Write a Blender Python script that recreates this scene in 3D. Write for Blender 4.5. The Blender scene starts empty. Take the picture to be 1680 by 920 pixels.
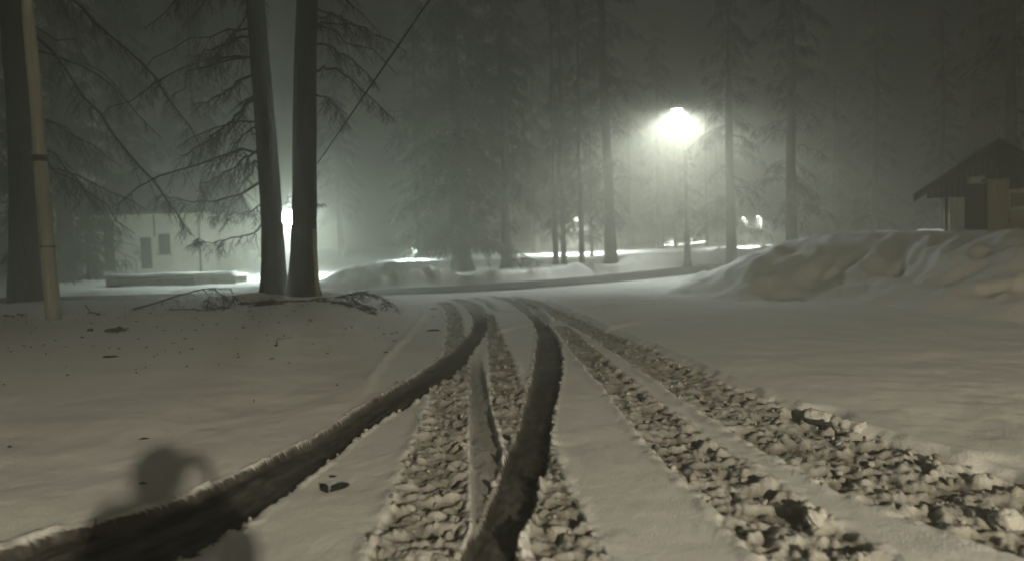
import bpy, math, random
import numpy as np
from mathutils import Vector, Matrix

SC = bpy.context.scene
COL = SC.collection
# ------------------------------------------------------------------ camera
F_PX, PITCH, ROLL, CAM_H = 1220.0, math.radians(3.05), math.radians(1.5), 1.6
fw = np.array([0, math.cos(PITCH), -math.sin(PITCH)])
r0 = np.array([1.0, 0, 0]); u0 = np.array([0, math.sin(PITCH), math.cos(PITCH)])
rt = r0 * math.cos(ROLL) - u0 * math.sin(ROLL)
up = u0 * math.cos(ROLL) + r0 * math.sin(ROLL)
cam_d = bpy.data.cameras.new("camera")
cam_d.sensor_width = 36.0
cam_d.lens = 36.0 * F_PX / 1680.0
cam_d.dof.use_dof = True; cam_d.dof.focus_distance = 7.5; cam_d.dof.aperture_fstop = 0.9    # soft phone picture at night
cam_d.clip_start, cam_d.clip_end = 0.05, 1000.0
cam = bpy.data.objects.new("camera", cam_d); COL.objects.link(cam)
M = Matrix.Identity(4)
for i in range(3):
    M[i][0], M[i][1], M[i][2] = rt[i], up[i], -fw[i]
M[2][3] = CAM_H
cam.matrix_world = M
SC.camera = cam
# ------------------------------------------------------------------ world: a foggy night sky
w = bpy.data.worlds.new("World"); SC.world = w; w.use_nodes = True
wn = w.node_tree.nodes; wl = w.node_tree.links
bgn = wn["Background"]
sky = wn.new("ShaderNodeTexSky"); sky.sky_type = 'NISHITA'; sky.sun_disc = False
sky.sun_elevation = math.radians(-6.0); sky.sun_rotation = math.radians(200)
add = wn.new("ShaderNodeMixRGB"); add.blend_type = 'ADD'; add.inputs[0].default_value = 1.0
add.inputs[2].default_value = (0.15, 0.14, 0.16, 1)       # town glow under low cloud
wl.new(sky.outputs[0], add.inputs[1]); wl.new(add.outputs[0], bgn.inputs[0])
bgn.inputs[1].default_value = 0.035
SC.view_settings.view_transform = 'Standard'; SC.view_settings.look = 'None'
SC.view_settings.exposure = 0.05; SC.view_settings.gamma = 1.0
SC.render.engine = 'CYCLES'
cy = SC.cycles
cy.use_denoising = True; cy.denoiser = 'OPENIMAGEDENOISE'
cy.max_bounces = 6; cy.diffuse_bounces = 2; cy.glossy_bounces = 2; cy.volume_bounces = 3
cy.transmission_bounces = 3; cy.sample_clamp_indirect = 4.0
# lamp strengths (the two glaring globes: emission; the rear lamp: watts) and the fog
LAMP_MAIN, LAMP_LEFT, LAMP_REAR = 12500.0, 0.0, 29000.0
GLOW_MAIN, GLOW_LEFT = 10.0, 2700.0
FOG, FOG_G = 0.0128, 0.68

# ------------------------------------------------------------------ helpers
def ray(px, py):
    return fw + rt * ((px - 840) / F_PX) + up * ((460 - py) / F_PX)
def at(px, py, z=0.0):
    d = ray(px, py); return np.array([0, 0, CAM_H]) + d * ((z - CAM_H) / d[2])
def pd(px, py, Y):
    d = ray(px, py); return np.array([0, 0, CAM_H]) + d * (Y / d[1])

def link(o, parent=None):
    COL.objects.link(o)
    if parent is not None: o.parent = parent
    return o
def tag(o, label=None, cat=None, group=None, kind=None):
    if label: o["label"] = label
    if cat: o["category"] = cat
    if group: o["group"] = group
    if kind: o["kind"] = kind
    return o
def thing(name, label, cat, loc=(0, 0, 0), rotz=0.0, group=None):
    o = bpy.data.objects.new(name, None); o.location = loc; o.rotation_euler = (0, 0, rotz)
    o.empty_display_size = 0.3
    link(o); return tag(o, label, cat, group)
def mesh_np(name, V, Fs, smooth=True):
    """V (n,3); Fs: array (m,k) or list of such arrays"""
    if not isinstance(Fs, list): Fs = [Fs]
    Fs = [np.asarray(f, dtype=np.int32) for f in Fs if len(f)]
    me = bpy.data.meshes.new(name)
    V = np.asarray(V, dtype=np.float32)
    me.vertices.add(len(V)); me.vertices.foreach_set("co", V.ravel())
    loops = np.concatenate([f.ravel() for f in Fs])
    tot = np.concatenate([np.full(len(f), f.shape[1], dtype=np.int32) for f in Fs])
    start = np.concatenate([[0], np.cumsum(tot)[:-1]]).astype(np.int32)
    me.loops.add(len(loops)); me.loops.foreach_set("vertex_index", loops)
    me.polygons.add(len(tot)); me.polygons.foreach_set("loop_start", start)
    me.polygons.foreach_set("loop_total", tot)
    me.polygons.foreach_set("use_smooth", np.full(len(tot), smooth))
    me.update(calc_edges=True); me.validate(clean_customdata=False)
    return me
def obj(name, me, mat=None, parent=None):
    o = bpy.data.objects.new(name, me)
    if mat is not None and len(me.materials) == 0: me.materials.append(mat)
    return link(o, parent)

class MB:
    """collects simple solids into one mesh"""
    def __init__(s): s.V = []; s.F = []
    def add(s, V, F):
        b = len(s.V); s.V += [tuple(map(float, v)) for v in V]; s.F += [tuple(i + b for i in f) for f in F]; return s
    def box(s, x0, x1, y0, y1, z0, z1):
        return s.add([(x0,y0,z0),(x1,y0,z0),(x1,y1,z0),(x0,y1,z0),(x0,y0,z1),(x1,y0,z1),(x1,y1,z1),(x0,y1,z1)],
                     [(0,3,2,1),(4,5,6,7),(0,1,5,4),(1,2,6,5),(2,3,7,6),(3,0,4,7)])
    def prism(s, poly, y0, y1):
        """poly: (x,z) outline, anticlockwise seen from -y; extruded along y"""
        n = len(poly)
        V = [(x, y0, z) for x, z in poly] + [(x, y1, z) for x, z in poly]
        return s.add(V, [tuple(range(n)), tuple(range(2*n-1, n-1, -1))] +
                     [(i, i+n, (i+1) % n + n, (i+1) % n) for i in range(n)])
    def tube(s, pts, rad, sides=10, cap=True):
        pts = [Vector(p) for p in pts]; n = len(pts); b = []
        rad = rad if hasattr(rad, '__len__') else [rad] * n
        for i, p in enumerate(pts):
            t = (pts[min(i+1, n-1)] - pts[max(i-1, 0)]).normalized()
            a = Vector((1, 0, 0)) if abs(t.x) < 0.8 else Vector((0, 1, 0))
            u = t.cross(a).normalized(); v = t.cross(u)
            for k in range(sides):
                q = 2 * math.pi * k / sides
                b.append(p + (u * math.cos(q) + v * math.sin(q)) * rad[i])
        Fc = [(i*sides+k, i*sides+(k+1) % sides, (i+1)*sides+(k+1) % sides, (i+1)*sides+k) for i in range(n-1) for k in range(sides)]
        if cap: Fc += [tuple(range(sides-1, -1, -1)), tuple(range((n-1)*sides, n*sides))]
        return s.add(b, Fc)
    def lathe(s, prof, cx=0, cy=0, sides=20):
        """prof: (r,z) list"""
        V = []; n = len(prof)
        for r, z in prof:
            for k in range(sides):
                q = 2*math.pi*k/sides; V.append((cx + r*math.cos(q), cy + r*math.sin(q), z))
        return s.add(V, [(i*sides+k, i*sides+(k+1) % sides, (i+1)*sides+(k+1) % sides, (i+1)*sides+k) for i in range(n-1) for k in range(sides)])
    def build(s, name, mat, parent=None, smooth=False, bevel=0.0):
        me = bpy.data.meshes.new(name); me.from_pydata(s.V, [], s.F); me.update()
        if smooth: me.polygons.foreach_set("use_smooth", [True]*len(me.polygons))
        o = obj(name, me, mat, parent)
        if bevel:
            m = o.modifiers.new("bevel", 'BEVEL'); m.width = bevel; m.segments = 2; m.limit_method = 'ANGLE'
        return o

# ------------------------------------------------------------------ noise
_rs = np.random.RandomState(7)
_TAB = _rs.rand(512, 512)
_TAB2 = _rs.rand(512, 512)
def vnoise(x, y, seed=0):
    x = x + seed * 37.17; y = y + seed * 91.31
    ix = np.floor(x).astype(np.int64); iy = np.floor(y).astype(np.int64)
    fx = x - ix; fy = y - iy
    fx = fx*fx*fx*(fx*(fx*6-15)+10); fy = fy*fy*fy*(fy*(fy*6-15)+10)
    g = lambda a, b: _TAB[a & 511, b & 511]
    return ((g(ix,iy)*(1-fx)+g(ix+1,iy)*fx)*(1-fy) + (g(ix,iy+1)*(1-fx)+g(ix+1,iy+1)*fx)*fy) * 2 - 1
def fbm(x, y, oct=4, seed=0, gain=0.5):
    s = 0; a = 1.0; t = 0
    for k in range(oct):
        s = s + a * vnoise(x * 2**k * 1.03, y * 2**k * 0.97, seed + k*3); t += a; a *= gain
    return s / t
def lumps(x, y, cell, seed=0):
    """cellular domes: broken lumps of snow, 0..1"""
    x = x / cell + seed * 13.7; y = y / cell + seed * 5.3
    ix = np.floor(x).astype(np.int64); iy = np.floor(y).astype(np.int64)
    best = np.zeros_like(x)
    for dx in (-1, 0, 1):
        for dy in (-1, 0, 1):
            a = (ix+dx) & 511; b = (iy+dy) & 511
            px = ix + dx + _TAB[a, b]; py = iy + dy + _TAB2[a, b]
            rr = 0.45 + 0.5 * _TAB2[b, a]; hh = 0.35 + 0.65 * _TAB[b, a]
            q = ((x-px)**2 + (y-py)**2) / rr**2
            best = np.maximum(best, hh * np.clip((1 - q)*1.7, 0, 1)**0.7 * np.clip(0.8 + 0.9*(_TAB[b, (a+9) & 511]-.5)*(x-px)/rr + 0.9*(_TAB2[a, (b+5) & 511]-.5)*(y-py)/rr, 0.2, 1.3))
    return best
def sstep(a, b, x):
    t = np.clip((x - a) / (b - a), 0, 1); return t*t*(3-2*t)

# ------------------------------------------------------------------ materials
def new_mat(name):
    m = bpy.data.materials.new(name); m.use_nodes = True
    return m, m.node_tree.nodes, m.node_tree.links, m.node_tree.nodes["Principled BSDF"]
def mat_plain(name, c1, c2, scale=6.0, rough=0.8, bump=0.3, stretch=(1, 1, 1), detail=6.0, metallic=0.0, bdist=0.02):
    m, n, l, b = new_mat(name)
    tc = n.new("ShaderNodeTexCoord"); mp = n.new("ShaderNodeMapping"); mp.inputs['Scale'].default_value = stretch
    nz = n.new("ShaderNodeTexNoise"); nz.inputs['Scale'].default_value = scale; nz.inputs['Detail'].default_value = detail
    rp = n.new("ShaderNodeValToRGB"); rp.color_ramp.elements[0].position = 0.3; rp.color_ramp.elements[1].position = 0.7
    rp.color_ramp.elements[0].color = (*c1, 1); rp.color_ramp.elements[1].color = (*c2, 1)
    bp = n.new("ShaderNodeBump"); bp.inputs['Strength'].default_value = bump; bp.inputs['Distance'].default_value = bdist
    l.new(tc.outputs['Object'], mp.inputs[0]); l.new(mp.outputs[0], nz.inputs[0]); l.new(nz.outputs[0], rp.inputs[0])
    l.new(rp.outputs[0], b.inputs['Base Color']); l.new(nz.outputs[0], bp.inputs['Height']); l.new(bp.outputs[0], b.inputs['Normal'])
    b.inputs['Roughness'].default_value = rough; b.inputs['Metallic'].default_value = metallic
    return m
def mat_emit(name, col, strength):
    m, n, l, b = new_mat(name)
    b.inputs['Base Color'].default_value = (0.8, 0.8, 0.8, 1)
    b.inputs['Emission Color'].default_value = (*col, 1); b.inputs['Emission Strength'].default_value = strength
    return m
def mat_globe(name, col, strength):
    """glowing globe with a frosted, shaded upper half"""
    m, n, l, b = new_mat(name)
    g = n.new("ShaderNodeNewGeometry"); sx = n.new("ShaderNodeSeparateXYZ"); mr = n.new("ShaderNodeMapRange"); rp = n.new("ShaderNodeValToRGB"); mu = n.new("ShaderNodeMath")
    mr.inputs['From Min'].default_value = -1.0; e = rp.color_ramp.elements
    e[0].position, e[0].color = 0.0, (.7, .7, .7, 1); e[1].position, e[1].color = 1.0, (.001, .001, .001, 1)
    for p_, v_ in ((.16, 1.0), (.30, .42), (.42, .06), (.52, .02), (.70, .004)):
        q_ = e.new(p_); q_.color = (v_, v_, v_, 1)
    mu.operation = 'MULTIPLY'; mu.inputs[1].default_value = strength
    l.new(g.outputs['Normal'], sx.inputs[0]); l.new(sx.outputs[2], mr.inputs[0]); l.new(mr.outputs[0], rp.inputs[0]); l.new(rp.outputs[0], mu.inputs[0])
    l.new(mu.outputs[0], b.inputs['Emission Strength'])
    b.inputs['Emission Color'].default_value = (*col, 1); b.inputs['Base Color'].default_value = (.8, .8, .8, 1)
    return m
def mat_snow():
    m, n, l, b = new_mat("snow")
    tc = n.new("ShaderNodeTexCoord")
    def noise(sc, det=5):
        z = n.new("ShaderNodeTexNoise"); z.inputs['Scale'].default_value = sc; z.inputs['Detail'].default_value = det
        l.new(tc.outputs['Object'], z.inputs[0]); return z
    def mix(fac, a, c, mode='MIX'):
        x = n.new("ShaderNodeMixRGB"); x.blend_type = mode
        for i, v in ((0, fac), (1, a), (2, c)):
            if isinstance(v, (tuple, float)): x.inputs[i].default_value = v
            else: l.new(v, x.inputs[i])
        return x.outputs[0]
    def math_(op, a, c=0.0):
        x = n.new("ShaderNodeMath"); x.operation = op; x.use_clamp = True
        for i, v in ((0, a), (1, c)):
            if isinstance(v, float): x.inputs[i].default_value = v
            else: l.new(v, x.inputs[i])
        return x.outputs[0]
    aw = n.new("ShaderNodeAttribute"); aw.attribute_name = "wet"
    ad = n.new("ShaderNodeAttribute"); ad.attribute_name = "dirt_and_shade"
    n1 = noise(1.3); n2 = noise(22.0, 6); n3 = noise(7.0, 5)
    clean = mix(n1.outputs[0], (0.74, 0.74, 0.73, 1), (0.84, 0.84, 0.84, 1))
    df = math_('MULTIPLY', ad.outputs['Fac'], math_('MULTIPLY_ADD', n2.outputs[0], 1.5))
    dirty = mix(n3.outputs[0], (0.15, 0.14, 0.12, 1), (0.33, 0.315, 0.28, 1))
    c1 = mix(df, clean, dirty)
    slush = mix(n3.outputs[0], (0.026, 0.024, 0.023, 1), (0.062, 0.056, 0.050, 1))
    c2 = mix(aw.outputs['Fac'], c1, slush)
    # fine specks of bark and needles on the surface
    vo = n.new("ShaderNodeTexNoise"); vo.inputs['Scale'].default_value = 38.0; vo.inputs['Detail'].default_value = 2.0
    l.new(tc.outputs['Object'], vo.inputs[0])
    sp = n.new("ShaderNodeMapRange"); sp.inputs['From Min'].default_value = 0.735; sp.inputs['From Max'].default_value = 0.775
    l.new(vo.outputs[0], sp.inputs[0])
    c3 = mix(math_('MULTIPLY', sp.outputs[0], 0.6), c2, (0.12, 0.09, 0.06, 1))
    l.new(c3, b.inputs['Base Color'])
    rg = n.new("ShaderNodeMapRange"); rg.inputs['To Min'].default_value = 0.9; rg.inputs['To Max'].default_value = 1.0
    l.new(aw.outputs['Fac'], rg.inputs[0]); l.new(rg.outputs[0], b.inputs['Roughness'])
    b.inputs['Specular IOR Level'].default_value = 0.05
    nb = noise(60.0, 4); nb2 = noise(9.0, 6)
    b1 = n.new("ShaderNodeBump"); b1.inputs['Strength'].default_value = 0.6; b1.inputs['Distance'].default_value = 0.01
    b2 = n.new("ShaderNodeBump"); b2.inputs['Strength'].default_value = 0.10; b2.inputs['Distance'].default_value = 0.05
    l.new(nb.outputs[0], b1.inputs['Height']); l.new(nb2.outputs[0], b2.inputs['Height'])
    l.new(b2.outputs[0], b1.inputs['Normal']); l.new(b1.outputs[0], b.inputs['Normal'])
    return m
SNOW = mat_snow()
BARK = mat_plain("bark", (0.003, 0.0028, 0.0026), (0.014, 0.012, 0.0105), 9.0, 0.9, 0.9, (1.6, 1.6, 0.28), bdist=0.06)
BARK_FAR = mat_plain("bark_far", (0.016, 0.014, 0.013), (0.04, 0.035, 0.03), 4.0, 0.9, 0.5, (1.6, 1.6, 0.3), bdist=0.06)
TWIG = mat_plain("twig", (0.025, 0.021, 0.017), (0.06, 0.05, 0.04), 5.0, 0.9, 0.2)
NEEDLE = mat_plain("needle", (0.03, 0.036, 0.022), (0.06, 0.065, 0.04), 3.0, 0.9, 0.2)
ROAD = mat_plain("wet_asphalt", (0.02, 0.02, 0.02), (0.05, 0.05, 0.047), 2.5, 0.95, 0.3, (1, 1, 1), bdist=0.02)
ROAD.node_tree.nodes["Principled BSDF"].inputs["Specular IOR Level"].default_value = 0.08
POLE = mat_plain("grey_wood", (0.22, 0.21, 0.175), (0.35, 0.33, 0.28), 8.0, 0.8, 0.5, (3, 3, 0.15))
STEEL = mat_plain("lamp_steel", (0.03, 0.03, 0.03), (0.055, 0.055, 0.055), 12.0, 0.7, 0.1, metallic=0.0)
DARKWOOD = mat_plain("dark_boards", (0.012, 0.011, 0.010), (0.028, 0.025, 0.022), 6.0, 0.8, 0.5, (6, 6, 0.5))
PALEWOOD = mat_plain("pale_boards", (0.33, 0.29, 0.21), (0.48, 0.42, 0.31), 5.0, 0.75, 0.4, (6, 6, 0.4))
WHITEWOOD = mat_plain("white_paint", (0.55, 0.54, 0.50), (0.72, 0.71, 0.66), 7.0, 0.6, 0.2, (4, 4, 0.6))
PLASTER = mat_plain("plaster", (0.58, 0.56, 0.48), (0.72, 0.70, 0.60), 1.6, 0.9, 0.3)
ROOFING = mat_plain("roofing", (0.014, 0.013, 0.012), (0.032, 0.03, 0.028), 5.0, 0.8, 0.4)
CONCRETE = mat_plain("concrete", (0.09, 0.088, 0.075), (0.17, 0.165, 0.14), 3.0, 0.9, 0.4)
GLASS_DARK, _n, _l, _b = new_mat("dark_glass")
_b.inputs['Base Color'].default_value = (0.05, 0.045, 0.035, 1); _b.inputs['Roughness'].default_value = 0.12
RUBBER = mat_plain("cable_sheath", (0.015, 0.015, 0.015), (0.03, 0.03, 0.03), 30.0, 0.6, 0.1)
CLOTH = mat_plain("jacket_cloth", (0.02, 0.022, 0.03), (0.045, 0.047, 0.06), 40.0, 0.9, 0.4, bdist=0.005)
SKIN = mat_plain("skin", (0.42, 0.26, 0.19), (0.52, 0.33, 0.25), 8.0, 0.6, 0.1)
HAIR = mat_plain("hair", (0.03, 0.02, 0.014), (0.07, 0.05, 0.035), 60.0, 0.6, 0.5, (1, 1, 0.2))

# ------------------------------------------------------------------ tracks in the snow
def make_track(rows, z=0.0):
    L = np.array([at(a[1], a[0], z)[:2] for a in rows]); R = np.array([at(a[2], a[0], z)[:2] for a in rows])
    C = (L + R) / 2; D = R - L
    T = np.gradient(C, axis=0); T /= np.linalg.norm(T, axis=1)[:, None]
    N = np.stack([T[:, 1], -T[:, 0]], 1)
    hw = np.abs((D * N).sum(1)) / 2
    # smooth resample
    n = len(C); ts = np.linspace(0, n-1, n*6)
    def cr(P):
        out = []
        for t in ts:
            i = min(int(t), n-2); u = t - i
            p0, p1, p2, p3 = P[max(i-1,0)], P[i], P[i+1], P[min(i+2,n-1)]
            out.append(0.5*((2*p1)+(-p0+p2)*u+(2*p0-5*p1+4*p2-p3)*u*u+(-p0+3*p1-3*p2+p3)*u**3))
        return np.array(out)
    C2 = cr(C); hw2 = np.interp(ts, np.arange(n), hw)
    s = np.concatenate([[0], np.cumsum(np.linalg.norm(np.diff(C2, axis=0), axis=1))])
    return dict(C=C2, hw=hw2, s=s)
def query(tr, x, y):
    """signed lateral distance, arc length, half width at nearest point (inf outside reach)"""
    C, hw, s = tr['C'], tr['hw'], tr['s']
    best = np.full(x.shape, 1e9); sd = np.full(x.shape, 1e9); ss = np.zeros(x.shape); ww = np.ones(x.shape)
    for i in range(len(C)-1):
        a, b = C[i], C[i+1]; e = b - a; L2 = e @ e
        if L2 < 1e-10: continue
        R = hw[i] + 0.9
        m = (x > min(a[0], b[0])-R) & (x < max(a[0], b[0])+R) & (y > min(a[1], b[1])-R) & (y < max(a[1], b[1])+R)
        k = np.nonzero(m)[0]
        if not len(k): continue
        dx = x[k]-a[0]; dy = y[k]-a[1]
        t = np.clip((dx*e[0]+dy*e[1])/L2, 0, 1)
        ex = dx - t*e[0]; ey = dy - t*e[1]; d = np.hypot(ex, ey)
        c = np.sign(dx*e[1]-dy*e[0]); u = d < best[k]; k2 = k[u]
        best[k2] = d[u]; sd[k2] = (d*c)[u]; ss[k2] = (s[i]+t*(s[i+1]-s[i]))[u]; ww[k2] = (hw[i]+t*(hw[i+1]-hw[i]))[u]
    return sd, ss, ww
TR = {
 'A': [(1010,-330,205),(950,-130,275),(908,0,325),(862,170,395),(800,340,480),(728,500,575),(690,560,624),(652,620,690),(603,700,757),(570,748,780),(545,772,797),(525,778,798),(508,768,790),(496,750,775),(488,735,758)],
 'B': [(1050,640,775),(990,700,815),(920,752,845),(850,790,872),(780,820,890),(720,845,902),(680,858,908),(640,867,915),(610,873,921),(585,878,922),(560,880,917),(540,880,904),(520,868,888),(505,848,868),(492,825,845),(485,808,826)],
 'C': [(1050,770,900),(990,770,880),(920,772,860),(850,775,835),(780,772,825),(720,770,818),(680,770,808),(640,770,800),(600,770,792),(580,772,788)],
 'D': [(1050,480,725),(990,535,738),(920,598,750),(850,630,762),(780,655,766),(720,680,767),(680,695,769),(640,705,771),(600,720,770),(570,728,762),(530,732,760),(508,728,752),(494,712,738)],
 'E': [(1050,880,1140),(990,866,1060),(920,860,1000),(850,858,958),(780,845,925),(720,822,905),(680,808,870),(640,802,862),(600,800,848),(570,798,834),(540,797,820),(515,795,810)],
 'F': [(1050,1380,1700),(990,1315,1590),(920,1240,1470),(870,1195,1390),(800,1130,1290),(740,1068,1195),(680,1020,1112),(640,990,1058),(600,955,1012),(570,932,975),(550,918,952),(535,905,930)],
 'G': [(1000,1900,2330),(915,1680,2030),(850,1500,1845),(785,1330,1655),(750,1265,1540),(712,1203,1410),(655,1115,1255),(630,1080,1192),(595,1030,1117),(570,990,1062),(545,955,997),(525,915,957),(508,888,917),(495,860,890),(486,835,860)],
}
TR = {k: make_track(v) for k, v in TR.items()}
def streak(pts, hw):
    return make_track([(p[1], p[0]-hw, p[0]+hw) for p in pts])
STREAKS = [
 (streak([(742,487),(768,494),(786,504),(792,516),(790,530)], 5), -0.09, 0.45),
 (streak([(772,485),(798,494),(808,504),(822,510),(850,513)], 6), -0.09, 0.40),
 (streak([(803,483),(828,491),(856,503),(880,512)], 7), -0.08, 0.40),
 (streak([(838,483),(862,495),(884,512),(898,530)], 8), -0.08, 0.45),
 (streak([(816,549),(836,540),(862,534),(884,531)], 7), -0.08, 0.5),
 (streak([(900,528),(940,515),(990,505),(1045,499),(1100,494)], 8), -0.05, 0.05),
 (streak([(950,520),(1000,508),(1070,502)], 6), -0.05, 0.05),
 (streak([(1000,545),(1060,532),(1120,526),(1200,524)], 12), -0.05, 0.0),
]
RIM_BITS = [(at(1350,676,0.03)[:2], 0.30, -0.05), (at(1650,765,0.03)[:2], 0.30, -0.04)]

def poly_sd(P, x, y):
    """signed distance, positive inside polygon"""
    P = np.asarray(P, float); n = len(P)
    d = np.full(x.shape, 1e18); ins = np.zeros(x.shape, bool)
    for i in range(n):
        a, b = P[i], P[(i+1) % n]; e = b-a
        t = np.clip(((x-a[0])*e[0]+(y-a[1])*e[1])/(e@e), 0, 1)
        d = np.minimum(d, (x-a[0]-t*e[0])**2+(y-a[1]-t*e[1])**2)
        c = ((a[1] <= y) & (b[1] > y)) | ((b[1] <= y) & (a[1] > y))
        if abs(e[1]) > 1e-12: ins ^= c & (x < a[0]+(y-a[1])/e[1]*e[0])
    return np.where(ins, 1, -1) * np.sqrt(d)
LEFT_POLY = [at(px, py)[:2] for px, py in [(-330,1010),(-130,950),(0,908),(170,862),(340,800),(500,728),(600,664),(622,622),(650,582),(690,539),(705,518),(698,503),(672,491),(640,485)]]
LEFT_POLY += [np.array(q) for q in [(-6,24.0),(-14,23.6),(-40,24.0),(-60,20),(-60,-30),(-2.5,-30),(-3.2,0)]]
RIGHT_POLY = [at(px, py)[:2] for px, py in [(2330,1000),(2030,915),(1845,850),(1655,785),(1540,750),(1410,712),(1255,655),(1192,630),(1117,595),(1062,570),(997,545),(957,524),(917,507),(890,494)]]
RIGHT_POLY += [np.array(q) for q in [(2.2,26.0),(6.6,30.2),(8.4,32.2),(14,37.0),(40,52),(70,50),(70,-30),(4,-30),(4,0)]]
ROAD_MID = np.array([(-70,27.2),(-40,26.4),(-24,26.0),(-14,25.8),(-8,25.7),(-4.1,25.7),(-2.4,25.9),(-.3,26.8),(2.0,28.6),(4.8,31.2),(7.6,34.6),(10.2,38.3),(14.5,43.5),(22,51),(45,70),(80,98)])
ROAD_HW = 1.65
BANK_POLY = [(4.5,19.2),(5.3,18.0),(6.4,17.0),(7.5,14.9),(8.3,12.6),(10.5,9.5),(20,5),(60,0),(60,56),(40,53),(24,42.5),(13.5,35.0),(9.2,31.0),(6.8,27.5),(5.2,23.5)]
road_tr = dict(C=np.array([ROAD_MID[int(i)] + (ROAD_MID[min(int(i)+1, len(ROAD_MID)-1)]-ROAD_MID[int(i)])*(i-int(i)) for i in np.linspace(0, len(ROAD_MID)-1, 90)]), hw=np.full(90, ROAD_HW))
for _ in range(3):
    road_tr['C'][1:-1] = (road_tr['C'][:-2] + 2*road_tr['C'][1:-1] + road_tr['C'][2:]) / 4
road_tr['s'] = np.concatenate([[0], np.cumsum(np.linalg.norm(np.diff(road_tr['C'], axis=0), axis=1))])
def road_d(x, y):
    C = road_tr['C']; d = np.full(x.shape, 1e18); sg = np.zeros(x.shape)
    for i in range(len(C)-1):
        a, b = C[i], C[i+1]; e = b-a
        t = np.clip(((x-a[0])*e[0]+(y-a[1])*e[1])/(e@e), 0, 1)
        ex = x-a[0]-t*e[0]; ey = y-a[1]-t*e[1]; q = ex*ex+ey*ey
        u = q < d; d = np.where(u, q, d); sg = np.where(u, e[0]*(y-a[1])-e[1]*(x-a[0]), sg)
    return np.sqrt(d) * np.sign(sg)           # positive: far side

GAUSS = [  # hand placed lumps on the big bank: x, y, rx, ry, rot, height
 (7.9,21.0,1.1,0.7,0.5,0.28),(7.2,21.2,0.7,0.5,0.3,-0.18),(6.3,19.6,0.9,0.4,0.9,0.22),(5.6,19.4,0.5,0.35,0.7,-0.12),
 (7.0,18.3,1.2,0.35,0.9,0.28),(7.7,18.6,1.0,0.28,0.9,-0.20),(8.6,18.0,1.3,0.35,1.0,0.25),(9.3,17.6,1.0,0.3,1.0,-0.18),
 (9.0,15.6,0.5,0.4,0.4,0.30),(9.5,15.2,0.4,0.35,0.4,-0.22),(9.3,14.2,0.5,0.4,0.2,0.28),(10.3,14.8,0.6,0.35,0.2,0.30),(10.2,13.6,0.5,0.4,0.1,0.26),
 (11.0,16.5,0.9,0.6,0.3,0.22),(9.8,19.6,1.4,0.6,0.2,0.15),(12.2,15.0,0.6,0.5,0.0,-0.2),(8.3,16.4,0.5,0.3,0.8,0.2)]

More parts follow.
